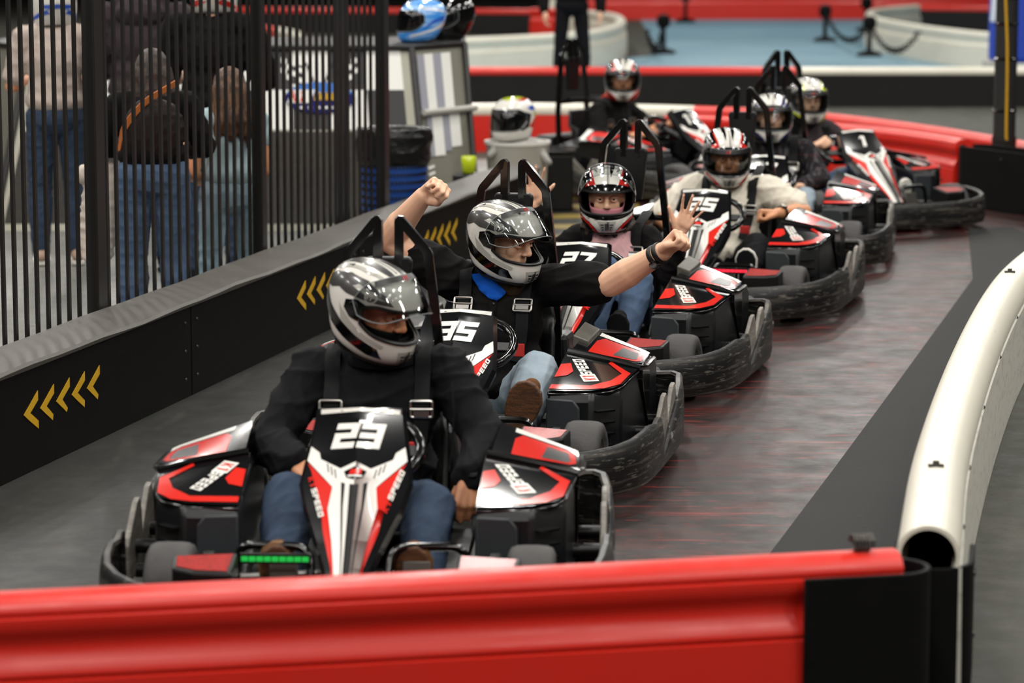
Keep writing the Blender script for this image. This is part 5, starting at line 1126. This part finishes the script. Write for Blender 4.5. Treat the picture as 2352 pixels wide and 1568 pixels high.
# ================================================================== reception counter with checkered front
MT['panel_white'] = mat('panel_white', '#d9d8d2', .5); MT['panel_black'] = mat('panel_black', '#0d0d0d', .5); MT['panel_grey'] = mat('panel_grey', '#8b8c95', .5)
MT['brushed'] = mat('brushed', '#8c8a7d', .42, metal=.55, noise=(3, .3, '#757368')); MT['carpet_dark'] = mat('carpet_dark', '#2b2926', .9, noise=(60, .6, '#46423c'), bump=(200, .3))
ct = thing('counter', 'grey reception counter with black and white checkered front behind the fence', 'counter')
B0 = [(-3.28, 18.80), (-.52, 18.80), (-.22, 19.254), (-.22, 20.5), (-3.58, 20.5), (-3.58, 19.254)]; T0 = [(-3.10, 19.25), (-.645, 19.25), (-.315, 19.75), (-.315, 20.4), (-3.43, 20.4), (-3.43, 19.75)]
b = MB(); b.loft([[(x, y, 0) for x, y in B0], [(x, y, 1.12) for x, y in T0]]); mk('counter_body', b, MT['brushed'], ct, smooth=False)
b = MB(); b.loft([[(x, y+(-.03 if y < 20 else 0), 1.12) for x, y in T0], [(x, y+(-.03 if y < 20 else 0), 1.15) for x, y in T0]]); mk('counter_top', b, MT['panel_black'], ct, smooth=False, bevel=.006)
for i in (0, 1, 2, 5):
    b = MB(); b.tube([(B0[i][0], B0[i][1]-.01, 0), (T0[i][0], T0[i][1]-.01, 1.14)], .022, 8); mk('edge_trim', b, MT['fence_black'], ct)
ff_ = bil((B0[0][0], B0[0][1], 0), (B0[1][0], B0[1][1], 0), (T0[1][0], T0[1][1], 1.12), (T0[0][0], T0[0][1], 1.12)); fch = chart(ff_)
def fC(u, v):
    p, n = fch(u, v); return p, (n if n.y < 0 else -n)
decal('kick_carpet', [[(.02, .04), (.98, .04), (.975, .545), (.025, .545)]], fC, MT['carpet_dark'], ct, .003)
nsq = 10
for i in range(nsq):
    for j in range(2):
        u0, u1 = .03+.94*i/nsq, .03+.94*(i+1)/nsq; v0 = .555+.22*j; wht = (i+j) % 2 == 0
        decal('check_tile', [[(u0, v0), (u1, v0), (u1, v0+.22), (u0, v0+.22)]], fC, MT['panel_white' if wht else 'panel_black'], ct, .004)
sf = bil((B0[1][0], B0[1][1], 0), (B0[2][0], B0[2][1], 0), (T0[2][0], T0[2][1], 1.12), (T0[1][0], T0[1][1], 1.12)); sch = chart(sf)
def sC(u, v):
    p, n = sch(u, v); return p, (n if n.y < 0 else -n)
for u0, u1, v0, v1, mm in ((.06, .2, .66, .97, 'panel_grey'), (.2, .36, .66, .97, 'panel_white'), (.36, .52, .66, .97, 'panel_grey'), (.52, .70, .66, .97, 'panel_white'), (.14, .24, .40, .62, 'panel_grey'), (.24, .44, .40, .62, 'panel_white'), (.44, .58, .42, .63, 'panel_grey'), (.58, .78, .44, .64, 'panel_white')):
    decal('side_tile', [[(u0, v0), (u1, v0), (u1, v1), (u0, v1)]], sC, MT[mm], ct, .008)
for q in range(7): decal('vent_slot', [[(.08, .12+.035*q), (.2, .13+.035*q), (.2, .145+.035*q), (.08, .135+.035*q)]], sC, MT['panel_white'], ct, .008)
b = MB(); p0, p1 = Vector(sC(.02, .64)[0]), Vector(sC(1.04, .64)[0]); n_ = Vector(sC(.5, .6)[1])*.035; b.tube([p0+n_, p1+n_], .022, 12); b.tube([p0, p0+n_], .012, 8); b.tube([p1-(p1-p0)*.08, p1-(p1-p0)*.08+n_], .012, 8); mk('hand_rail', b, MT['h_silver'], ct)
# oval sign on the counter front
sg = thing('oval_sign', 'blue oval racing sign with crossed checkered flags on the counter front', 'sign', (0, 0, 0))
cu, cv = .757, .735; ax_, ay_ = .088, .086
def ovl(a, b_, t0=0, t1=360, n=40): return [(cu+a*math.cos(R(t0+(t1-t0)*k/n)), cv+b_*math.sin(R(t0+(t1-t0)*k/n))) for k in range(n)]
b = MB(); ov = ovl(ax_, ay_); b.loft([[fC(u, v)[0]+Vector((0, -.004, 0)) for u, v in ov], [fC(u, v)[0]+Vector((0, -.02, .0)) for u, v in ov]]); mk('sign_board', b, MT['h_navy'], sg, smooth=False)
L_ = .022
decal('sign_top', [[(cu+ax_*.95*math.cos(R(10+160*k/24)), cv+ay_*.92*math.sin(R(10+160*k/24))) for k in range(25)]], fC, mat('sign_blue', '#1f5fae', .4), sg, L_)
gl, L = text2d('K1', 1, .95, .25, .1); decal('sign_letters_red', [q2 for g in gl for q2 in place2d(g, (cu-.077, cv-.032), (.030, 0), (0, .062))], fC, MT['h_red'], sg, L_+.003)
decal('sign_letters_back', [[(cu-.082, cv-.037), (cu-.024, cv-.037), (cu-.012, cv+.036), (cu-.070, cv+.036)]], fC, MT['panel_white'], sg, L_+.0015)
gl, L = text2d('SPEED', 1, .9, .2, .12); decal('sign_letters_yellow', [q2 for g in gl for q2 in place2d(g, (cu-.015, cv-.022), (.0205, 0), (0, .044))], fC, mat('sign_yellow', '#d9ad10', .4), sg, L_+.003)
decal('sign_checks', [[(cu-.05+.02*k, cv-.070), (cu-.04+.02*k, cv-.070), (cu-.04+.02*k, cv-.056), (cu-.05+.02*k, cv-.056)] for k in range(5)], fC, MT['panel_white'], sg, L_+.003)
for s in (-1, 1):
    ch_ = []
    for i in range(4):
        for j in range(4):
            if (i+j) % 2: continue
            u = cu+s*(.042+.014*i); v = cv+.075+.028*j+.008*i; ch_.append([(u, v), (u+s*.014, v+.008), (u+s*.014, v+.036), (u, v+.028)])
    decal('flag_black', [[(cu+s*.036, cv+.06), (cu+s*.105, cv+.09), (cu+s*.105, cv+.21), (cu+s*.036, cv+.17)]], fC, MT['panel_black'], sg, .006); decal('flag_white', ch_, fC, MT['panel_white'], sg, .008)
    b = MB(); p, n_ = fC(cu+s*.012, cv+.07); p2 = fC(cu+s*.034, cv+.19)[0]; b.tube([p+n_*.008, p2+n_*.008], .006, 6); mk('flag_pole', b, MT['panel_black'], sg)
# ================================================================== loose helmets, bin, boxes
def loose(style, label, loc, yaw, visor=0, dark=True, pitch=0, scale=1.0):
    M = Matrix.Translation(Vector(loc)) @ Matrix.Rotation(R(yaw), 4, 'Z') @ Matrix.Rotation(R(pitch), 4, 'X')
    h = make_helmet(None, M, style, visor, scale, dark); tag(h, label, 'helmet'); return h
loose('cyan', 'bright blue racing helmet displayed on the counter top', (-.585, 19.62, 1.298), -72, pitch=4)
loose('black', 'black helmet seen from behind beside the blue one on the counter', (-.40, 19.97, 1.298), -60, scale=1.02)
bx = thing('storage_bin', 'white plastic bin with a cloth over its rim past the wall end', 'bin', (.035, 19.55, .002))
b = MB(); b.lathe([(.165, 0), (.18, .02), (.205, .48), (.218, .49), (.218, .51), (.20, .51), (.175, .03)], n=28); mk('bin_body', b, mat('bin_white', '#cfccc4', .45), bx, angle=50)
b = MB(); b.ell((0, 0, .50), (.19, .19, .035), 24, 8); b.cap((.1, -.1, .5), (.2, -.12, .38), .04, .03); b.cap((-.12, -.12, .5), (-.18, -.15, .42), .035, .025); link('cloth', voxel_mesh('cloth', b, .012, 3, cloth('rag_grey', '#a6a49f', '#8c8a86'), .006, 4, .05), bx)
loose('multi', 'multicoloured helmet with clear front resting on the white bin', (.01, 19.5, .663), -38, dark=True, pitch=4)
bl = thing('supply_box', 'dark crate standing behind the white bin', 'crate', (.16, 20.15, .002)); b = MB(); b.box((0, 0, .19), (.5, .36, .38)); mk('crate_body', b, MT['black_satin'], bl, smooth=False, bevel=.015); b = MB(); b.box((0, 0, .395), (.53, .39, .03)); mk('crate_lid', b, MT['black_gloss'], bl, smooth=False, bevel=.008)
loose('teal', 'teal helmet on the dark crate behind the multicoloured helmet', (.0, 20.12, .553), -30)
tb = thing('waste_bin', 'blue perforated waste bin with a black liner bag', 'bin', (-.69, 17.35, .002))
MT['bin_blue'] = mat('bin_blue', '#123f86', .45); 
b = MB(); b.lathe([(.165, 0), (.17, .02), (.205, .66), (.205, .68), (.19, .68), (.16, .03)], n=32); mk('bin_body', b, MT['bin_blue'], tb, angle=50)
b = MB()
for r_ in range(11):
    for c_ in range(24):
        a = R(-165+150*(c_+(r_ % 2)*.5)/24); z = .1+r_*.045; rr = .172+.035*z/.66+.0015; b.box((rr*math.cos(a), rr*math.sin(a), z), (.006, .012, .016), rot=(0, 0, a))
o = mk('bin_holes', b, MT['panel_black'], tb, smooth=False); o['kind'] = 'stuff'
b = MB(); b.lathe([(.204, .55), (.215, .57), (.222, .64), (.226, .72), (.215, .77), (.18, .76), (.17, .70), (.19, .62)], n=40); link('liner_bag', voxel_mesh('liner_bag', b, .009, 1, mat('bag_black', '#0b0c0c', .22, bump=(26, .8)), .006, 9, .10), tb)
nc = thing('neon_cup', 'neon green plastic cup standing behind the low wall', 'cup', (-.27, 18.62, .002)); b = MB(); b.box((0, 0, .19), (.2, .2, .38)); mk('cup_stand', b, MT['black_satin'], nc, smooth=False, bevel=.01); b = MB(); b.lathe([(.03, .38), (.042, .39), (.048, .485), (.043, .49), (.036, .40)], n=20); mk('cup_body', b, MT['h_neon'], nc, angle=50)
# barriers glimpsed through the fence on the far left
tube_wall([(-9, 35.4), (-6.5, 35.2), (-4.6, 35.0)], 'far red-topped barrier glimpsed left of the beige top', [(0, 1, 'red_plastic')])
tube_wall([(-8, 31.2), (-6, 31.1), (-3.9, 31.0)], 'nearer red-topped barrier glimpsed left of the beige top', [(0, 1, 'red_plastic')], wallm='white_plastic', rad=.075)
tube_wall([(-7, 24.2), (-5, 24.0), (-3.75, 23.9)], 'white and red topped barrier at the far left behind the counter', [(0, .88, 'white_plastic'), (.88, 1, 'red_plastic')])
solid_barrier([(-5.4, 41.8), (-4.2, 40.6), (-3.1, 38.4), (-2.65, 37)], 'far red and white barrier seen above the counter through the fence', [(0, .75, 'red_plastic'), (.75, 1, 'white_plastic')])
